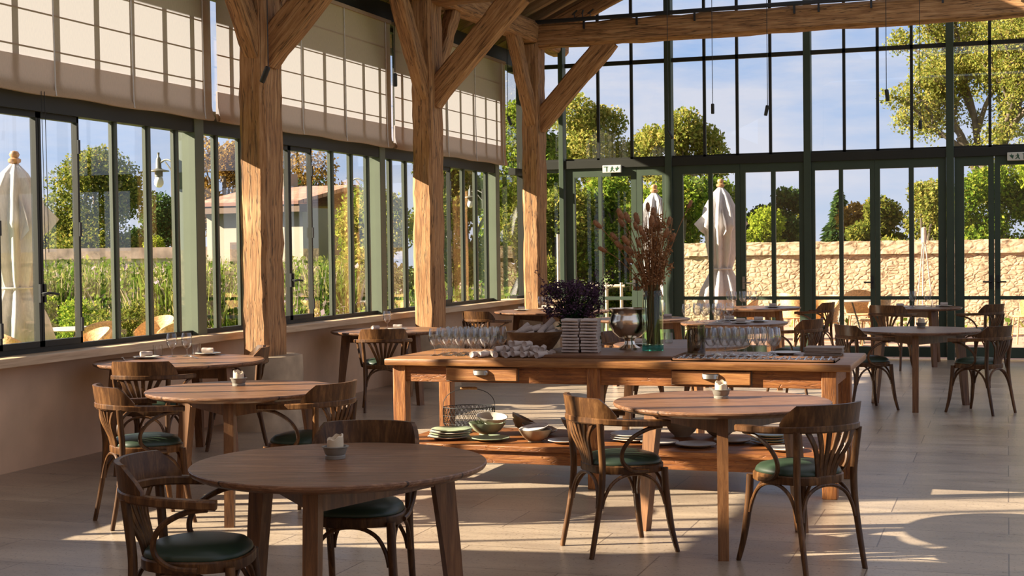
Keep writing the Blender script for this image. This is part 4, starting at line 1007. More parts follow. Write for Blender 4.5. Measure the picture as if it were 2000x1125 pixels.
for k in range(6): mn.place((5.78+rnd.uniform(-0.006, 0.006), 9.93+rnd.uniform(-0.006, 0.006), Z+k*0.0092), 0.05+rnd.uniform(-0.05, 0.05), 'brown menu folder in the stack at the right end of the buffet', 'menu folders stacked on the buffet')

# lower shelf crockery
ZS = 0.273
def lbowl(name, R, Hh, m, label, x, y, z=ZS, tilt=(0, 0), cat='bowl', foot=0.45):
    p = [(0.001, 0), (R*foot, 0), (R*foot, 0.006), (R*0.72, Hh*0.35), (R*0.94, Hh*0.8), (R, Hh), (R*0.965, Hh), (R*0.90, Hh*0.78), (R*0.68, Hh*0.40), (R*0.35, 0.014), (0.001, 0.012)]
    o = MB().lathe(p, 36).build(name, M[m], smooth=50); o.location = (x, y, z); o.rotation_euler = (tilt[0], tilt[1], 0); return tag(o, label, cat)
def lplate(R, m, label, x, y, z=ZS, group=None, tilt=(0, 0)):
    p = [(0.001, 0), (R*0.55, 0), (R*0.58, 0.004), (R*0.97, 0.018), (R, 0.021), (R*0.97, 0.024), (R*0.56, 0.010), (0.001, 0.009)]
    o = MB().lathe(p, 36).build('plate', M[m], smooth=50); o.location = (x, y, z); o.rotation_euler = (tilt[0], tilt[1], 0); return tag(o, label, 'plate', group)
for k in range(4): lplate(0.150-0.004*(k % 2), 'celadon' if k % 2 else 'ceramic', 'glazed plate in the stack at the left end of the low shelf', 3.24+0.008*k, 9.42, ZS+k*0.017, 'plates stacked on the left of the low shelf')
lplate(0.115, 'ceramic', 'upright-rimmed pale plate at the left edge of the low shelf', 3.13, 9.72)
lbowl('bowl', 0.135, 0.085, 'celadon', 'pale green bowl under a leaning dish on the low shelf', 3.42, 9.72)
lbowl('bowl', 0.115, 0.055, 'ceramic', 'cream dish leaning on the pale green bowl', 3.46, 9.70, ZS+0.080, (0.10, 0.12))
lbowl('bowl', 0.10, 0.08, 'stoneware', 'brown bowl tipped beside the pale green bowl', 3.62, 9.86, ZS+0.03, (-0.15, 0.45))
lplate(0.135, 'celadon', 'flat pale green plate at the front of the low shelf', 3.56, 9.40, ZS, None)
lbowl('bowl', 0.115, 0.085, 'stoneware', 'brown bowl at the front of the low shelf below the napkin stacks', 3.88, 9.42)
lbowl('bowl', 0.105, 0.030, 'linen_white', 'white saucer tilted in the brown bowl', 3.87, 9.43, ZS+0.070, (0.15, -0.12), 'saucer')
lbowl('bowl', 0.13, 0.045, 'ceramic', 'white dish behind the front brown bowl', 3.78, 9.80, ZS+0.01, (0, 0.2), 'dish')
lbowl('bowl', 0.145, 0.115, 'stoneware', 'deep tan bowl on the low shelf behind the left armchair back', 4.08, 9.86)
lplate(0.12, 'ceramic', 'small white plate below the deep tan bowl', 4.10, 9.40)
for k in range(3): lplate(0.15, 'ceramic', 'white plate in the short stack behind the armchair arm', 4.52, 9.60, ZS+k*0.016, 'short stack of white plates on the low shelf')
lbowl('bowl', 0.125, 0.105, 'stoneware', 'dark bowl at the back of the low shelf behind the right table leg', 4.80, 9.92)
lbowl('bowl', 0.12, 0.09, 'stoneware', 'dark bowl right of the back one under the buffet', 5.06, 9.95)
lplate(0.135, 'stoneware', 'wide brown plate near the middle of the low shelf front', 5.00, 9.42)
lplate(0.13, 'ceramic', 'pale plate left of the brown plate on the low shelf', 4.74, 9.48)
lplate(0.13, 'stoneware', 'brown plate behind the right table leg on the shelf', 5.20, 9.68)
for k in range(4): lplate(0.14, 'celadon' if k % 2 else 'stoneware', 'plate in the right-hand stack of the low shelf', 5.46, 9.66, ZS+k*0.017, 'plates stacked on the right of the low shelf')
lplate(0.12, 'ceramic', 'white plate at the right front of the low shelf', 5.60, 9.36)
# wire basket
wbk = thing('wire_basket', 'wire egg basket with a wooden handle on the low shelf', 'basket', (3.22, 9.88, ZS), 0.35)
rr = lambda a, z: (0.190*(1 if z > 0.05 else 0.93)*math.cos(a), 0.135*(1 if z > 0.05 else 0.93)*math.sin(a), z)
fr = MB()
for zz, r in ((0.175, 0.0030), (0.115, 0.0018), (0.06, 0.0018), (0.006, 0.0030)): fr.tube([rr(2*PI*k/32, zz) for k in range(32)], r, 5, closed=True)
fr.build('rim', M['iron'], wbk)
ms = MB()
for k in range(36):
    for sgn in (1, -1):
        ms.tube([rr(2*PI*(k+sgn*q*0.5)/36*1.0, 0.006+0.169*q/6) for q in range(7)], 0.0019, 3)
for k in range(9):
    xx = -0.16+0.04*k; yy = 0.125*math.sqrt(max(0, 1-(xx/0.178)**2)); ms.tube([(xx, -yy, 0.006), (xx, yy, 0.006)], 0.0019, 3)
ms.build('mesh_side', M['iron'], wbk)
hp = [(0.19*math.cos(a), 0, 0.175+0.135*math.sin(a)**0.8) for a in [PI*k/16 for k in range(17)]]
MB().tube(hp, 0.0028, 6).build('bail', M['iron'], wbk)
MB().tube([(-0.062, 0, 0.307), (-0.05, 0, 0.310), (0, 0, 0.312), (0.05, 0, 0.310), (0.062, 0, 0.307)], [0.008, 0.011, 0.011, 0.011, 0.008], 10).build('grip', M['polewood'], wbk)

# ------------------------------------------------------------------ place settings on the laid tables
def roll_at(x, y, a, label, white=True, group=None):
    o = rolled.place((x, y, H+0.026), 0, label, group, rot=(0, 0, a))
    return o
def setting(x, y, a, where, group):
    pl.place((x, y, H), a, 'pale plate under a napkin roll on the %s' % where, group+' plates')
    rolled.place((x, y, H+0.037), 0, 'napkin roll on a plate on the %s' % where, group+' napkins', rot=(0, 0, a))
setting(0.72, 10.42, 0.3, 'laid window table before the nearest post', 'window table')
setting(0.42, 9.98, 0.9, 'laid window table before the nearest post', 'window table')
for (x, y) in ((0.545, 10.16), (0.635, 10.24)): put_wine(x, y, H, 'stemmed glass on the laid window table before the nearest post', 'stemmed glasses on the window table')
for (x, y) in ((0.36, 10.24), (0.60, 10.44)): tumbler.place((x, y, H), 0, 'water tumbler on the laid window table before the nearest post', 'tumblers on the window table')
fork.place((0.33, 9.80, H), 0.7, 'fork at the left rim of the laid window table'); fork.place((0.78, 10.10, H), 0.9, 'fork before the stemmed glasses on the window table')
setting(0.86, 14.02, 0.3, 'laid window table before the middle post', 'middle window table')
put_wine(0.66, 14.20, H, 'stemmed glass on the laid window table before the middle post', None)
roll_at(0.62, 13.98, 1.2, 'white napkin roll beside the glass on the middle window table')
setting(0.72, 18.55, 0.3, 'corner table by the farthest post', 'corner table'); setting(0.92, 18.98, 0.1, 'corner table by the farthest post', 'corner table')
for (x, y) in ((0.98, 18.60), (1.04, 18.72)): put_wine(x, y, H, 'stemmed glass on the corner table by the farthest post', 'glasses on the corner table')
for (x, y) in ((5.76, 19.94), (5.95, 19.98)): put_wine(x, y, H, 'stemmed glass on the laid table before the right glass doors', 'glasses before the right doors', 1.1)
tumbler.place((6.04, 19.80, H), 0, 'water tumbler on the laid table before the right glass doors')
setting(6.16, 19.95, 0.2, 'laid table before the right glass doors', 'right door table'); setting(5.62, 19.62, 0.2, 'laid table before the right glass doors', 'right door table')
for (x, y) in ((3.50, 15.60), (3.60, 15.72), (3.70, 15.62), (3.80, 15.75), (3.66, 15.90), (3.88, 15.60), (3.78, 15.98), (3.55, 15.95), (3.92, 15.92)): 
    put_wine(x+0.12, y, H, 'stemmed glass in the cluster on the crowded table behind the buffet', 'glasses on the crowded table', 1.1)
for (x, y) in ((3.98, 15.62), (4.02, 15.86)): tumbler.place((x, y, H), 0, 'tumbler in the cluster on the crowded table behind the buffet', 'tumblers on the crowded table')
for (x, y) in ((4.22, 15.60), (4.36, 15.92), (4.00, 16.15)): setting(x, y, 0.25, 'crowded table behind the buffet', 'crowded table')
for (x, y) in ((3.42, 19.60), (3.52, 19.72), (3.60, 19.55), (3.34, 19.75), (3.66, 19.80)): put_wine(x, y, H, 'stemmed glass on the table before the doors behind the buffet', 'glasses on the table by the doors', 1.15)
setting(3.95, 19.62, 0.2, 'table before the doors behind the buffet', 'table by the doors')
for (x, y) in ((2.95, 16.30), (3.10, 16.36), (2.75, 16.60), (3.15, 16.75)): roll_at(x, y, 0.3, 'white napkin roll on the table seen behind the tall vase', True, 'white rolls behind the vase')
for (x, y) in ((2.98, 16.70), (3.12, 16.58)): put_wine(x, y, H, 'stemmed glass on the table seen behind the tall vase', 'glasses behind the vase')
for (x, y) in ((4.05, 12.25), (4.15, 12.38)): tumbler.place((x, y, H), 0, 'tumbler on the shaded table directly behind the buffet', 'tumblers behind the buffet')
setting(3.98, 12.05, 0.2, 'shaded table directly behind the buffet', 'shaded table')

# ------------------------------------------------------------------ pendant spots, track, wall speaker
def pendant(x, y, z, label, tilt=0.0, L=0.13, r=0.022, top=5.4):
    t = thing('pendant_spot', label, 'pendant lamp', (x, y, z))
    MB().tube([(0, 0, 0.0), (0, 0, min(top, zroof(x)+0.15)-z)], 0.0045, 6).build('cord', M['iron'], t)
    h = MB().lathe([(0.001, -L), (r*0.8, -L), (r, -L+0.01), (r, -0.008), (r*0.7, 0), (0.001, 0)], 16).build('lamp_head', M['iron'], t); h.rotation_euler = (0, tilt, 0)
    return t
pendant(0.86, 11.28, 3.22, 'black pendant spot hanging tilted before the nearest post', 0.45, 0.15, 0.025)
pendant(0.36, 15.20, 3.62, 'black pendant spot hanging by the gap between the blinds', 0.0, 0.15, 0.025)
pendant(0.37, 19.10, 3.45, 'black pendant spot hanging left of the farthest post', -0.35, 0.13)
pendant(2.65, 19.10, 3.16, 'black pendant spot hanging lowest before the first far post', -0.5, 0.12)
pendant(3.41, 18.30, 3.42, 'black pendant spot left of the tilted one in mid far wall', 0.0)
pendant(4.17, 17.90, 3.33, 'black pendant spot tilted in the middle of the far wall', 0.2)
pendant(5.73, 16.10, 3.27, 'black pendant spot hanging right of the third far post', -0.12, 0.13)
pendant(5.97, 18.10, 3.09, 'black pendant spot hanging before the tall golden tree', 0.0, 0.11)
trk = thing('light_track', 'black lighting track along the farthest tie beam', 'light track', (0, 0, 0))
MB().strip([(0.55, 19.53, 4.80), (6.5, 19.55, 4.845), (12.0, 19.57, 4.88)], 0.05, 0.055).build('rail', M['iron'], trk, smooth=20)
for x in (1.36, 2.12, 2.93, 4.28, 4.60, 5.28, 6.18, 7.05):
    zz = 4.80+(x-0.55)*0.0072; MB().box(x-0.013, x+0.013, 19.525, 19.555, zz-0.135, zz-0.02).build('clip', M['iron'], trk, smooth=0)
for i, (x, dx) in enumerate(((1.22, 0.03), (1.34, 0.01), (1.45, 0.035))):
    t = thing('track_spot', 'tiny black spot above the farthest tie beam by the gable, %s' % ['first from the post', 'second from the post', 'third from the post'][i], 'spotlight', (x, 19.55, 4.832))
    MB().tube([(0, 0, 0), (0, 0, 0.05)], 0.006, 6).build('stem', M['iron'], t); MB().tube([(-dx, 0, 0.045), (dx*1.4, 0, 0.105)], 0.012, 8).build('lamp_head', M['iron'], t)
sp = thing('wall_speaker', 'black box speaker fixed high on the nearest post', 'speaker', (0.46, 11.485, 3.75))
MB().box(-0.032, 0.032, -0.06, 0.02, 0, 0.24, c=0.006).build('cabinet', M['iron'], sp, smooth=20)

# ------------------------------------------------------------------ outdoors: barn lamps, parasols, rattan chairs
def make_barn():
    t = thing('barn_lamp', 'lamp', 'outdoor lamp')
    br = MB(); br.tube(bez([(0, 0, 0), (-0.11, 0.03, 0.05), (-0.19, 0.05, 0.03), (-0.22, 0.055, 0.0)], 4), 0.009, 6); br.tube(bez([(0, 0, -0.12), (-0.08, 0.02, -0.03), (-0.14, 0.04, 0.03)], 4), 0.007, 6); br.box(-0.012, 0.0, -0.03, 0.03, -0.22, 0.06)
    br.build('bracket', M['zinc'], t)
    MB().lathe([(0.001, 0.12), (0.012, 0.12), (0.008, 0.085), (0.022, 0.06), (0.026, -0.02), (0.034, -0.03), (0.092, -0.045), (0.095, -0.052), (0.036, -0.046), (0.036, -0.10), (0.001, -0.10)], 24, c=(-0.22, 0.055, 0)).build('shade', M['zinc'], t)
    MB().lathe([(0.001, -0.20), (0.022, -0.195), (0.040, -0.172), (0.043, -0.145), (0.033, -0.105), (0.001, -0.10)], 20, c=(-0.22, 0.055, 0)).build('globe', M['opal'], t, smooth=80)
    return t
barn = Proto(make_barn())
for y, lb in ((11.36, 'barn lamp outside the nearest visible window bay'), (15.42, 'barn lamp outside the middle window bay'), (19.42, 'barn lamp outside the far window bay')): barn.place((-0.13, y, 2.40), 0, lb)
def make_parasol():
    t = thing('parasol', 'parasol', 'parasol')
    fold = lambda u, z: 1+0.26*math.sin(2*PI*u*8)*(0.4 if z > 2.3 else 1.0)+0.06*math.sin(2*PI*u*3+z*4)
    MB().lathe([(0.03, 2.66), (0.10, 2.55), (0.165, 2.30), (0.195, 2.02), (0.20, 1.98), (0.165, 1.90), (0.150, 1.60), (0.125, 1.35), (0.105, 1.25), (0.135, 1.14), (0.20, 0.90), (0.24, 0.62), (0.21, 0.60), (0.12, 1.0), (0.03, 1.3)], 64, mod=fold).build('canopy', M['parasol'], t, smooth=70)
    flp = MB()
    for a in (0.35, 2.2, 3.6, 5.2):
        c, s = math.cos(a), math.sin(a)
        flp.add([(0.15*c, 0.15*s, 2.30), (0.34*c, 0.34*s, 2.03), (0.27*c-0.04*s, 0.27*s+0.04*c, 1.90), (0.13*c, 0.13*s, 1.78), (0.15*c-0.05*s, 0.15*s+0.05*c, 2.1)], [(0, 1, 4), (1, 2, 4), (2, 3, 4)])
    flp.build('flap', M['parasol'], t, smooth=0, fixn=False)
    MB().tube([(0.13*math.cos(2*PI*k/20), 0.13*math.sin(2*PI*k/20), 1.25) for k in range(20)], 0.012, 6, closed=True).build('tie_strap', M['parasol'], t)
    MB().lathe([(0.03, 2.66), (0.05, 2.68), (0.052, 2.71), (0.03, 2.73), (0.042, 2.765), (0.03, 2.80), (0.001, 2.81)], 16).build('finial', M['polewood'], t)
    MB().tube([(0, 0, 0.0), (0, 0, 2.66)], 0.026, 10).build('pole', M['polewood'], t)
    MB().lathe([(0.001, 0), (0.28, 0), (0.28, 0.05), (0.05, 0.08), (0.05, 0.2), (0.001, 0.2)], 24).build('base', M['stone_base'], t)
    return t
par = Proto(make_parasol())
par.place((-3.70, 13.70, -0.02), 0.4, 'closed white parasol seen through the nearest left window', scale=(1.4, 1.4, 1))
par.place((2.26, 24.86, -0.04), 1.4, 'closed white parasol beyond the doors, right of the teasels')
par.place((1.17, 24.50, -0.12), 2.1, 'closed white parasol directly behind the teasels')
def make_rattan():
    t = thing('rattan_chair', 'chair', 'garden chair')
    MB().lathe([(0.001, 0.42), (0.21, 0.42), (0.235, 0.44), (0.21, 0.46), (0.001, 0.455)], 28).build('seat', M['rattan'], t)
    mb = MB(); rs = []
    n = 17
    for i in range(n):
        a = PI*(1.12*i/(n-1)-0.06)+PI; u = abs(2*i/(n-1)-1); top = 0.84-0.20*u**2.2
        c, s = math.cos(a), math.sin(a)
        rs.append([(0.215*c, 0.215*s, 0.44), (0.285*c, 0.285*s, top), (0.265*c, 0.265*s, top+0.018), (0.20*c, 0.20*s, 0.45)])
    mb.rings(rs).build('backrest', M['rattan'], t, smooth=60)
    for sx in (-1, 1):
        for sy in (-1, 1): MB().tube([(sx*0.20, sy*0.20, 0), (sx*0.16, sy*0.16, 0.43)], 0.014, 8).build('leg', M['rattan'], t)
    st = MB(); st.tube([(0.19, 0.19, 0.15), (-0.19, -0.19, 0.15)], 0.008, 6); st.tube([(-0.19, 0.19, 0.15), (0.19, -0.19, 0.15)], 0.008, 6); st.build('stretcher', M['rattan'], t)
    return t
rat = Proto(make_rattan())
for x, y, z, a, lb in ((-3.05, 14.25, -0.02, 1.2, 'rattan garden chair seen left of centre in the nearest window'), (-2.98, 15.3, -0.02, 2.9, 'rattan garden chair with its back to the glass in the nearest window'), (-2.38, 14.85, -0.02, 1.3, 'rattan garden chair beside the nearest window column'), (-2.55, 12.25, -0.02, -0.6, 'rattan garden chair in front of the left parasol'), (-2.15, 12.75, -0.02, 2.6, 'rattan garden chair just right of the left parasol'),
    (4.22, 22.9, -0.04, 2.5, 'rattan chair on the terrace seen between the rattan-side doors, nearest the glass'), (4.95, 23.5, -0.04, 1.6, 'rattan chair on the terrace behind the door handle'), (3.62, 24.3, -0.04, -0.8, 'rattan chair on the terrace right of the parasols'), (2.9, 23.2, -0.04, 2.0, 'rattan chair on the terrace between the parasol and the door post'), (4.55, 25.4, -0.04, 3.3, 'rattan chair on the far side of the terrace table'), (7.25, 24.8, -0.04, 1.8, 'rattan chair on the terrace at the right edge')):
    rat.place((x, y, z), a, lb)
def make_gtable():
    t = thing('garden_table', 'table', 'garden table')
    MB().lathe([(0.001, 0.70), (0.44, 0.70), (0.45, 0.71), (0.44, 0.725), (0.001, 0.725)], 32).build('tabletop', M['ceramic'], t)
    for k in range(3):
        a = 2*PI*k/3; MB().tube([(0.30*math.cos(a), 0.30*math.sin(a), 0), (0.1*math.cos(a), 0.1*math.sin(a), 0.70)], 0.014, 8).build('leg', M['steel'], t)
    return t
gt = Proto(make_gtable()); gt.place((-3.75, 15.0, -0.02), 0, 'pale round garden table outside the nearest left window'); gt.place((4.42, 24.4, -0.04), 0, 'pale round terrace table among the rattan chairs')
struct(MB().box(-9.5, -0.28, 6, 20.5, -0.24, -0.02).build('lawn_strip', M['lawn'], smooth=0), 'mown grass strip along the outside of the left windows', 'lawn')

# ------------------------------------------------------------------ outdoors: stone wall, house, garden wall
sw = thing('stone_wall', 'long rubble stone wall closing the terrace', 'garden wall', (0, 30.5, 0), kind='structure')
def rough(mb, x0, x1, y, z0, z1, nx, nz, amp, seed, depth=0.5):
    rnd = random.Random(seed); vs = []; fs = []
    for j in range(nz+1):
        for i in range(nx+1):
            ed = 0 if j in (0, nz) else 1
            vs.append((x0+(x1-x0)*i/nx, y+rnd.uniform(-amp, amp), z0+(z1-z0)*j/nz+(rnd.uniform(-amp, amp)*0.5 if j == nz else 0)))
    n = nx+1
    for j in range(nz):
        for i in range(nx): fs.append((j*n+i, j*n+i+1, (j+1)*n+i+1, (j+1)*n+i))
    # top and back
    o = len(vs)
    for i in range(nx+1): vs.append((x0+(x1-x0)*i/nx, y+depth, vs[nz*n+i][2]))
    for i in range(nx+1): vs.append((x0+(x1-x0)*i/nx, y+depth, z0))
    for i in range(nx):
        fs.append((nz*n+i, nz*n+i+1, o+i+1, o+i)); fs.append((o+i, o+i+1, o+n+i+1, o+n+i))
    mb.add(vs, fs); return mb
rough(MB(), 0.3, 24, 0, -0.3, 1.40, 240, 17, 0.022, 1).build('wall_face', M['rubble'], sw, smooth=50)
rough(MB(), 0.25, 24, -0.08, 1.40, 1.67, 200, 3, 0.022, 2, 0.66).build('coping', M['coping'], sw, smooth=50)
hs = thing('house', 'sunlit stone house with a tiled roof beyond the middle left window', 'house', (-13.75, 37.35, 0), -0.12)
MB().box(-1.75, 1.65, 0, 5, -0.4, 2.86).build('wall', M['house_wall'], hs, smooth=0)
MB().prism([(-0.5, 2.95), (-0.5, 3.05), (2.5, 3.60), (5.5, 3.05), (5.5, 2.95), (2.5, 3.48)], -1.95, 1.85, axis='x').build('roof', M['roof_tile'], hs, smooth=0)
MB().box(-1.95, 1.85, -0.45, -0.02, 2.74, 2.96).build('eave', M['roof_bark'], hs, smooth=0)
MB().box(-0.9, -0.4, 2.3, 2.8, 3.3, 4.0).build('chimney', M['house_wall'], hs, smooth=0)
for x in (-0.9,):
    w = MB().box(x, x+0.7, -0.03, 0.05, 0.9, 1.9).build('window', M['roof_bark'], hs, smooth=0); MB().box(x+0.06, x+0.64, -0.04, -0.032, 0.96, 1.84).build('pane', M['glass'], w, smooth=0)
gw = thing('garden_wall', 'low whitewashed garden wall beyond the flower beds', 'garden wall', (0, 0, 0), kind='structure')
MB().prism([(-36, 37.5), (-16.3, 39.6), (-16.3, 40.0), (-36, 37.9)], -0.4, 1.45, axis='z').build('wall_face', M['garden_wall'], gw, smooth=0)
MB().prism([(-36, 37.3), (-16.2, 39.4), (-16.2, 40.2), (-36, 38.1)], 1.45, 1.80, axis='z').build('coping', M['wall_cap'], gw, smooth=0)

# ------------------------------------------------------------------ trees
def leaves(blobs, n, size, seed, shell=0.55, flat=0.0):
    r = np.random.default_rng(seed)
    w = np.array([b[3]**2 for b in blobs]); w = w/w.sum()
    idx = r.choice(len(blobs), n, p=w); B = np.array(blobs, float)[idx]
    d = r.normal(size=(n, 3)); d /= np.linalg.norm(d, axis=1, keepdims=True)
    rad = B[:, 3]*(shell+(1-shell)*r.random(n)**0.6)*(0.86+0.28*r.random(n))
    P = B[:, :3]+d*rad[:, None]*np.array([1, 1, B[0, 4] if B.shape[1] > 4 else 0.9])
    u = r.normal(size=(n, 3))+d*0.3; u /= np.linalg.norm(u, axis=1, keepdims=True)
    v = np.cross(u, r.normal(size=(n, 3))); v /= np.linalg.norm(v, axis=1, keepdims=True)
    s = size*(0.6+0.8*r.random(n))[:, None]
    V = np.stack([P+u*s, P+v*s*0.62, P-u*s, P-v*s*0.62], 1).reshape(-1, 3)
    return V
def leafobj(name, V, mat, parent):
    me = bpy.data.meshes.new(name); n = len(V)
    me.vertices.add(n); me.vertices.foreach_set('co', V.ravel()); me.loops.add(n); me.loops.foreach_set('vertex_index', np.arange(n))
    me.polygons.add(n//4); me.polygons.foreach_set('loop_start', np.arange(0, n, 4)); me.polygons.foreach_set('loop_total', np.full(n//4, 4))
    me.update(); me.validate(); me.materials.append(mat)
    o = bpy.data.objects.new(name, me); C.objects.link(o)
    if parent: o.parent = parent
    return o
def rblobs(seed, n, rx, rz, zc, br):
    r = random.Random(seed); out = []
    for i in range(n):
        a = r.uniform(0, 2*PI); q = math.sqrt(r.random()); zz = r.uniform(-1, 1); k = math.sqrt(max(0.05, 1-zz*zz*0.85))
        out.append((q*rx*k*math.cos(a), q*rx*k*math.sin(a), zc+zz*rz, br*r.uniform(0.7, 1.25), 0.9))
    return out
def tree(name, x, y, z0, height, rx, label, mat, seed, n=5200, size=0.16, low=0.15, nb=14, br=0.36, group=None, trunk=True, cat='tree', rz=None):
    t = thing(name, label, cat, (x, y, z0))
    zc = height*(0.5+low/2); rzz = height*(1-low)/2
    bl = rblobs(seed, nb, rx*0.80, rzz*0.80, zc, rx*br)
    n = int(n*3.6); size *= 0.46
    leafobj('crown', leaves(bl, n, size, seed, 0.35), M[mat], t)
    if trunk:
        mb = MB(); mb.tube(bez([(0, 0, 0), (rx*0.05, 0, height*0.35), (0, rx*0.05, height*0.75)], 4), [0.05*height*0.5*(1-0.07*i) for i in range(9)], 8)
        for b in bl[:8]: mb.tube(bez([(0, 0, height*0.3), ((b[0])*0.5, b[1]*0.5, (height*0.35+b[2])/2), b[:3]], 3), [0.05, 0.045, 0.04, 0.035, 0.03, 0.02, 0.012], 5)
        mb.build('trunk', M['bark'], t, smooth=60)
    return t
G = -0.22
# left side, through the side windows
tree('tree', -28.6, 50.6, G, 6.3, 2.15, 'big olive-green tree behind the garden wall in the nearest window', 'leaf_olive', 11, 11000, 0.15, 0.0, 44, 0.40)
tree('tree', -32.6, 51.0, G, 4.4, 1.5, 'lower shoulder of foliage left of the big olive-green tree', 'leaf_olive', 12, 3500, 0.15, 0.0, 12)
tree('tree', -31.4, 60.0, G, 4.6, 2.0, 'dark distant tree beyond the barn lamp in the nearest window', 'leaf_dark', 13, 4200, 0.18, 0.0, 16)
tree('shrub', -22.2, 44.8, G, 2.4, 1.1, 'bright yellow-green shrub above the garden wall', 'leaf_bright', 14, 2400, 0.10, 0.0, 10, trunk=False, cat='shrub')
tree('tree', -35.5, 56.0, G, 3.9, 2.4, 'distant tree line behind the left parasol', 'leaf_olive', 15, 3600, 0.2, 0.0, 16)
tree('tree', -17.8, 47.8, G, 4.5, 2.0, 'dark tree between the rust crowns and the tiled roof', 'leaf_dark', 22, 3000, 0.15, 0.2, 14)
tree('tree', -10.2, 37.0, G, 3.5, 1.25, 'dense green bush tree in the middle window bay', 'leaf_green', 16, 5200, 0.11, 0.0, 18, 0.42)
tree('tree', -16.2, 45.2, G, 6.0, 1.7, 'loose-branched tree above the house roof edge in the middle window', 'leaf_rust', 17, 1500, 0.13, 0.35, 16, 0.40)
tree('tree', -18.9, 44.4, G, 6.0, 1.5, 'rust-tinted tree rising behind the house roof', 'leaf_rust', 18, 2600, 0.14, 0.35, 16, 0.40)
tree('tree', -5.7, 33.2, G, 4.7, 1.55, 'leafy tree filling the far left window bay', 'leaf_olive', 19, 6500, 0.12, 0.0, 22, 0.40)
tree('tree', -6.9, 30.6, G, 3.2, 1.2, 'yellow-green shrub tree low in the far left window bay', 'leaf_gold', 20, 4200, 0.11, 0.0, 16, 0.42)
tree('tree', -6.3, 40.0, G, 6.2, 1.9, 'tall tree in the corner light between the walls', 'leaf_green', 21, 6500, 0.15, 0.0, 20)
# behind the far doors
tree('tree', -5.35, 43.5, G, 6.75, 1.70, 'tall yellow-green tree right of the farthest timber post', 'leaf_gold', 31, 8500, 0.13, 0.10, 26, 0.36)
tree('tree', -3.75, 49.0, G, 6.8, 1.65, 'second tall yellow-green tree behind the parasol', 'leaf_gold', 32, 6500, 0.15, 0.10, 22, 0.36)
tree('tree', -2.85, 38.0, G, 3.9, 1.5, 'leafy green tree behind the first glass door', 'leaf_green', 33, 7000, 0.12, 0.0, 20, 0.42)
tree('tree', -1.2, 37.5, G, 3.7, 1.35, 'leafy green tree behind the single-light door', 'leaf_green', 34, 6000, 0.12, 0.0, 18, 0.42)
tree('tree', -4.6, 37.0, G, 3.8, 1.4, 'olive tree low beside the farthest post', 'leaf_olive', 35, 5000, 0.12, 0.0, 18, 0.42)
tree('tree', -1.15, 42.0, G, 3.9, 1.10, 'green tree above the stone wall left of the parasol', 'leaf_green', 36, 4500, 0.12, 0.0, 16, 0.42)
tree('tree', 0.0, 46.0, G, 4.0, 1.25, 'dark-topped tree above the stone wall right of the parasol', 'leaf_dark', 37, 4500, 0.14, 0.0, 18, 0.40)
tree('tree', 0.35, 41.0, G, 2.9, 1.1, 'bright green bush against the stone wall right of the parasol', 'leaf_bright', 38, 3800, 0.11, 0.0, 14, 0.42)
def conifer(x, y, h, r, label):
    t = thing('conifer', label, 'tree', (x, y, G)); rr = np.random.default_rng(5); n = 3200
    u = rr.random(n)**0.7; z = h*(1-u); tier = 0.6+0.4*np.abs(np.sin(z*3.2)); rad = r*u*tier*np.sqrt(rr.random(n)); a = rr.random(n)*2*PI
    P = np.stack([rad*np.cos(a), rad*np.sin(a), z-0.15*rad], 1); d = np.stack([np.cos(a), np.sin(a), -0.3+0*a], 1); s = 0.17*(0.5+rr.random(n))[:, None]; v = np.cross(d, rr.normal(size=(n, 3))); v /= np.linalg.norm(v, axis=1, keepdims=True)
    leafobj('crown', np.stack([P+d*s, P+v*s*0.4, P-d*s*0.6, P-v*s*0.4], 1).reshape(-1, 3), M['leaf_dark'], t); MB().tube([(0, 0, 0), (0, 0, h*0.95)], [0.15, 0.02], 6).build('trunk', M['bark'], t)
conifer(0.40, 60.8, 4.1, 1.6, 'pointed dark conifer far behind the stone wall')
tree('tree', -1.9, 64.0, G, 3.2, 1.8, 'hazy olive tree left of the conifer', 'leaf_olive', 39, 3000, 0.17, 0.0, 14, 0.42)
tree('tree', 2.1, 51.5, G, 3.05, 1.3, 'rust-brown bush tree between the conifer and the golden trees', 'leaf_rust', 40, 3600, 0.14, 0.0, 14, 0.42)
tree('tree', 3.55, 43.0, G, 3.9, 1.0, 'green and gold tree above the wall left of the bean-pole tripod', 'leaf_olive', 41, 4200, 0.12, 0.0, 14, 0.42)
tree('tree', 4.75, 41.5, G, 3.9, 1.25, 'dense yellow-green tree behind the bean-pole tripod', 'leaf_gold', 42, 5600, 0.11, 0.0, 18, 0.42)
tree('tree', 6.5, 40.2, G, 3.9, 1.3, 'dense green tree behind the right doors', 'leaf_green', 43, 5600, 0.11, 0.0, 18, 0.42)
tree('tree', 8.2, 40.5, G, 4.6, 1.6, 'green tree at the right edge behind the wall', 'leaf_bright', 44, 5600, 0.12, 0.0, 18, 0.42)
tree('tree', 4.4, 66.0, G, 3.1, 2.4, 'low far tree line right of the conifer', 'leaf_dark', 45, 3600, 0.2, 0.0, 16, 0.42)
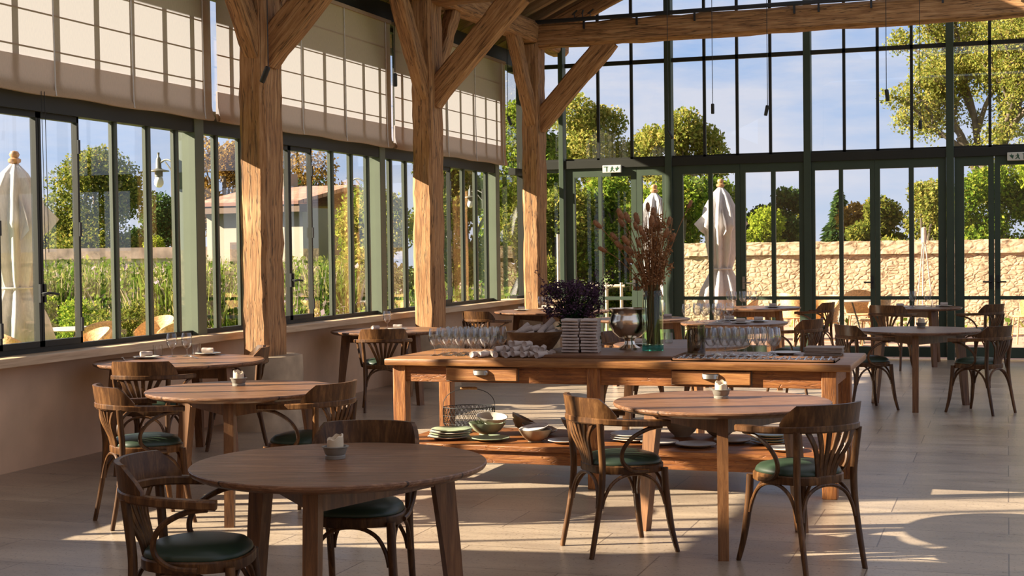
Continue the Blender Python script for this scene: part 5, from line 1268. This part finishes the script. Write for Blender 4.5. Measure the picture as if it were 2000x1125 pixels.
# tall open tree at the right with visible branches
bt2 = thing('tall_tree', 'tall open golden tree with bare branches at the right', 'tree', (6.55, 45.0, G))
rnd = random.Random(77); br_ = MB(); ends = []
def grow(p, d, L, r, lev):
    q = p+d*L; mid = (p+q)/2+Vector((rnd.uniform(-1, 1), rnd.uniform(-1, 1), rnd.uniform(-1, 1)))*L*0.08
    br_.tube(bez([p, mid, q], 3), [r*(1-0.06*i) for i in range(7)], 6)
    if lev >= 2: ends.append((q.x, q.y, q.z, L))
    if lev >= 4: return
    for k in range(3 if lev else 4):
        nd = (d+Vector((rnd.gauss(0, 0.55), rnd.gauss(0, 0.55), rnd.gauss(0.05, 0.30)))).normalized()
        grow(p.lerp(q, rnd.uniform(0.6, 1.0)), nd, L*rnd.uniform(0.62, 0.80), r*0.62, lev+1)
grow(Vector((0.2, 0, 0)), Vector((-0.05, 0, 1)).normalized(), 3.6, 0.24, 0)
br_.build('trunk', M['bark'], bt2, smooth=60)
bl = [(a, b, c, max(0.30, min(0.62, L*0.5)), 0.9) for a, b, c, L in ends]+rblobs(81, 46, 2.3, 2.9, 5.6, 0.42)
leafobj('crown', leaves(bl, 60000, 0.045, 78, 0.10), M['leaf_gold'], bt2)
tree('tree', 9.6, 51.5, G, 10.5, 1.9, 'tall leafy tree at the extreme right above the exit sign', 'leaf_gold', 79, 5200, 0.13, 0.25, 30, 0.30)
# garden meadow between path and garden wall
def meadow(name, x0, x1, y0, y1, n, h, seed, label, skew=0.0):
    r = np.random.default_rng(seed)
    ya = y0+(y1-y0)*r.random(n); xa = x0+(x1-x0)*r.random(n)-skew*(ya-y0)
    hh = h*(0.35+0.75*r.random(n))*(0.75+0.5*np.sin(xa*0.9+1.3*np.sin(ya*0.6))**2); a = r.random(n)*PI
    w = 0.016+0.030*r.random(n); lean = r.normal(size=(n, 2))*0.22
    P = np.stack([xa, ya, np.full(n, G)], 1); ax = np.stack([np.cos(a), np.sin(a), 0*a], 1)*w[:, None]
    top = P+np.stack([lean[:, 0]*hh, lean[:, 1]*hh, hh], 1); mid = P*0.45+top*0.55
    k = n//3                                   # two thirds become small leaves and flower heads spread up the plants
    f = r.random(n)**0.7; c = P+(top-P)*f[:, None]+r.normal(size=(n, 3))*0.05
    u = r.normal(size=(n, 3)); u /= np.linalg.norm(u, axis=1, keepdims=True); v = np.cross(u, r.normal(size=(n, 3))); v /= np.linalg.norm(v, axis=1, keepdims=True)
    sz = (0.030+0.055*r.random(n))[:, None]
    V = np.concatenate([np.stack([P, mid+ax*0.7, top, mid-ax*0.7], 1)[:k], np.stack([c+u*sz, c+v*sz*0.7, c-u*sz, c-v*sz*0.7], 1)[k:]]).reshape(-1, 3)
    return tag(leafobj(name, V, M['meadow'], None), label, 'plants', kind='stuff')
meadow('flower_meadow', -13.5, -5.0, 25.5, 36.0, 110000, 1.30, 3, 'tall flowering garden bed beyond the lawn outside the left windows', 0.62)
meadow('border_plants', -6.2, -2.6, 24.0, 31.0, 30000, 0.8, 4, 'loose border plants outside the far left window bay', 0.1)
meadow('wall_weeds', 2.0, 9.0, 29.3, 29.9, 260, 0.4, 6, 'thin weeds along the foot of the stone wall', 0)
for x, y, hh, rx, lb, m in ((-8.6, 26.6, 1.5, 0.5, 'small clipped green bush seen in the middle window casement', 'leaf_bright'), (-12.0, 25.0, 0.9, 0.7, 'low green shrub behind the garden table', 'leaf_green'), (-9.6, 23.0, 0.8, 0.8, 'low green shrub at the lawn edge beside the rattan chairs', 'leaf_green'), (-7.6, 22.0, 0.9, 0.8, 'lavender-grey shrub at the lawn edge near the window column', 'leaf_olive')):
    tree('shrub', x, y, G, hh, rx, lb, m, int(abs(x*10)), 1500, 0.06, 0.0, 9, 0.42, trunk=False, cat='shrub')
# bean-pole tripod and tree stakes
tp = thing('bean_pole_tripod', 'pale bean-pole tripod before the stone wall', 'plant support', (5.42, 29.2, -0.04))
for k in range(3):
    a = 2*PI*k/3+0.4; MB().tube([(0.22*math.cos(a), 0.22*math.sin(a), 0), (0.02*math.cos(a), 0.02*math.sin(a), 1.72)], 0.014, 6).build('pole', M['stake'], tp)
MB().lathe([(0.001, 1.66), (0.05, 1.66), (0.045, 1.95), (0.001, 1.96)], 10).build('cap', M['stake'], tp)
ts = thing('stake_frame', 'wooden tree-stake frame on the lawn behind the first glass door', 'fence', (0.0, 25.6, G))
for x in (-0.28, 0.0, 0.28): MB().tube([(x, 0, 0), (x, 0, 1.18)], 0.03, 8).build('post', M['stake'], ts)
MB().tube([(-0.34, 0, 1.12), (0.34, 0, 1.12)], 0.028, 8).build('rail', M['stake'], ts)
stk = tag(MB().tube([(0, 0, 0), (0, 0, 2.1)], 0.032, 8).build('garden_stake', M['stake'], smooth=40), 'tall bare garden stake left of the stake frame', 'stake'); stk.location = (-1.35, 27.0, G)
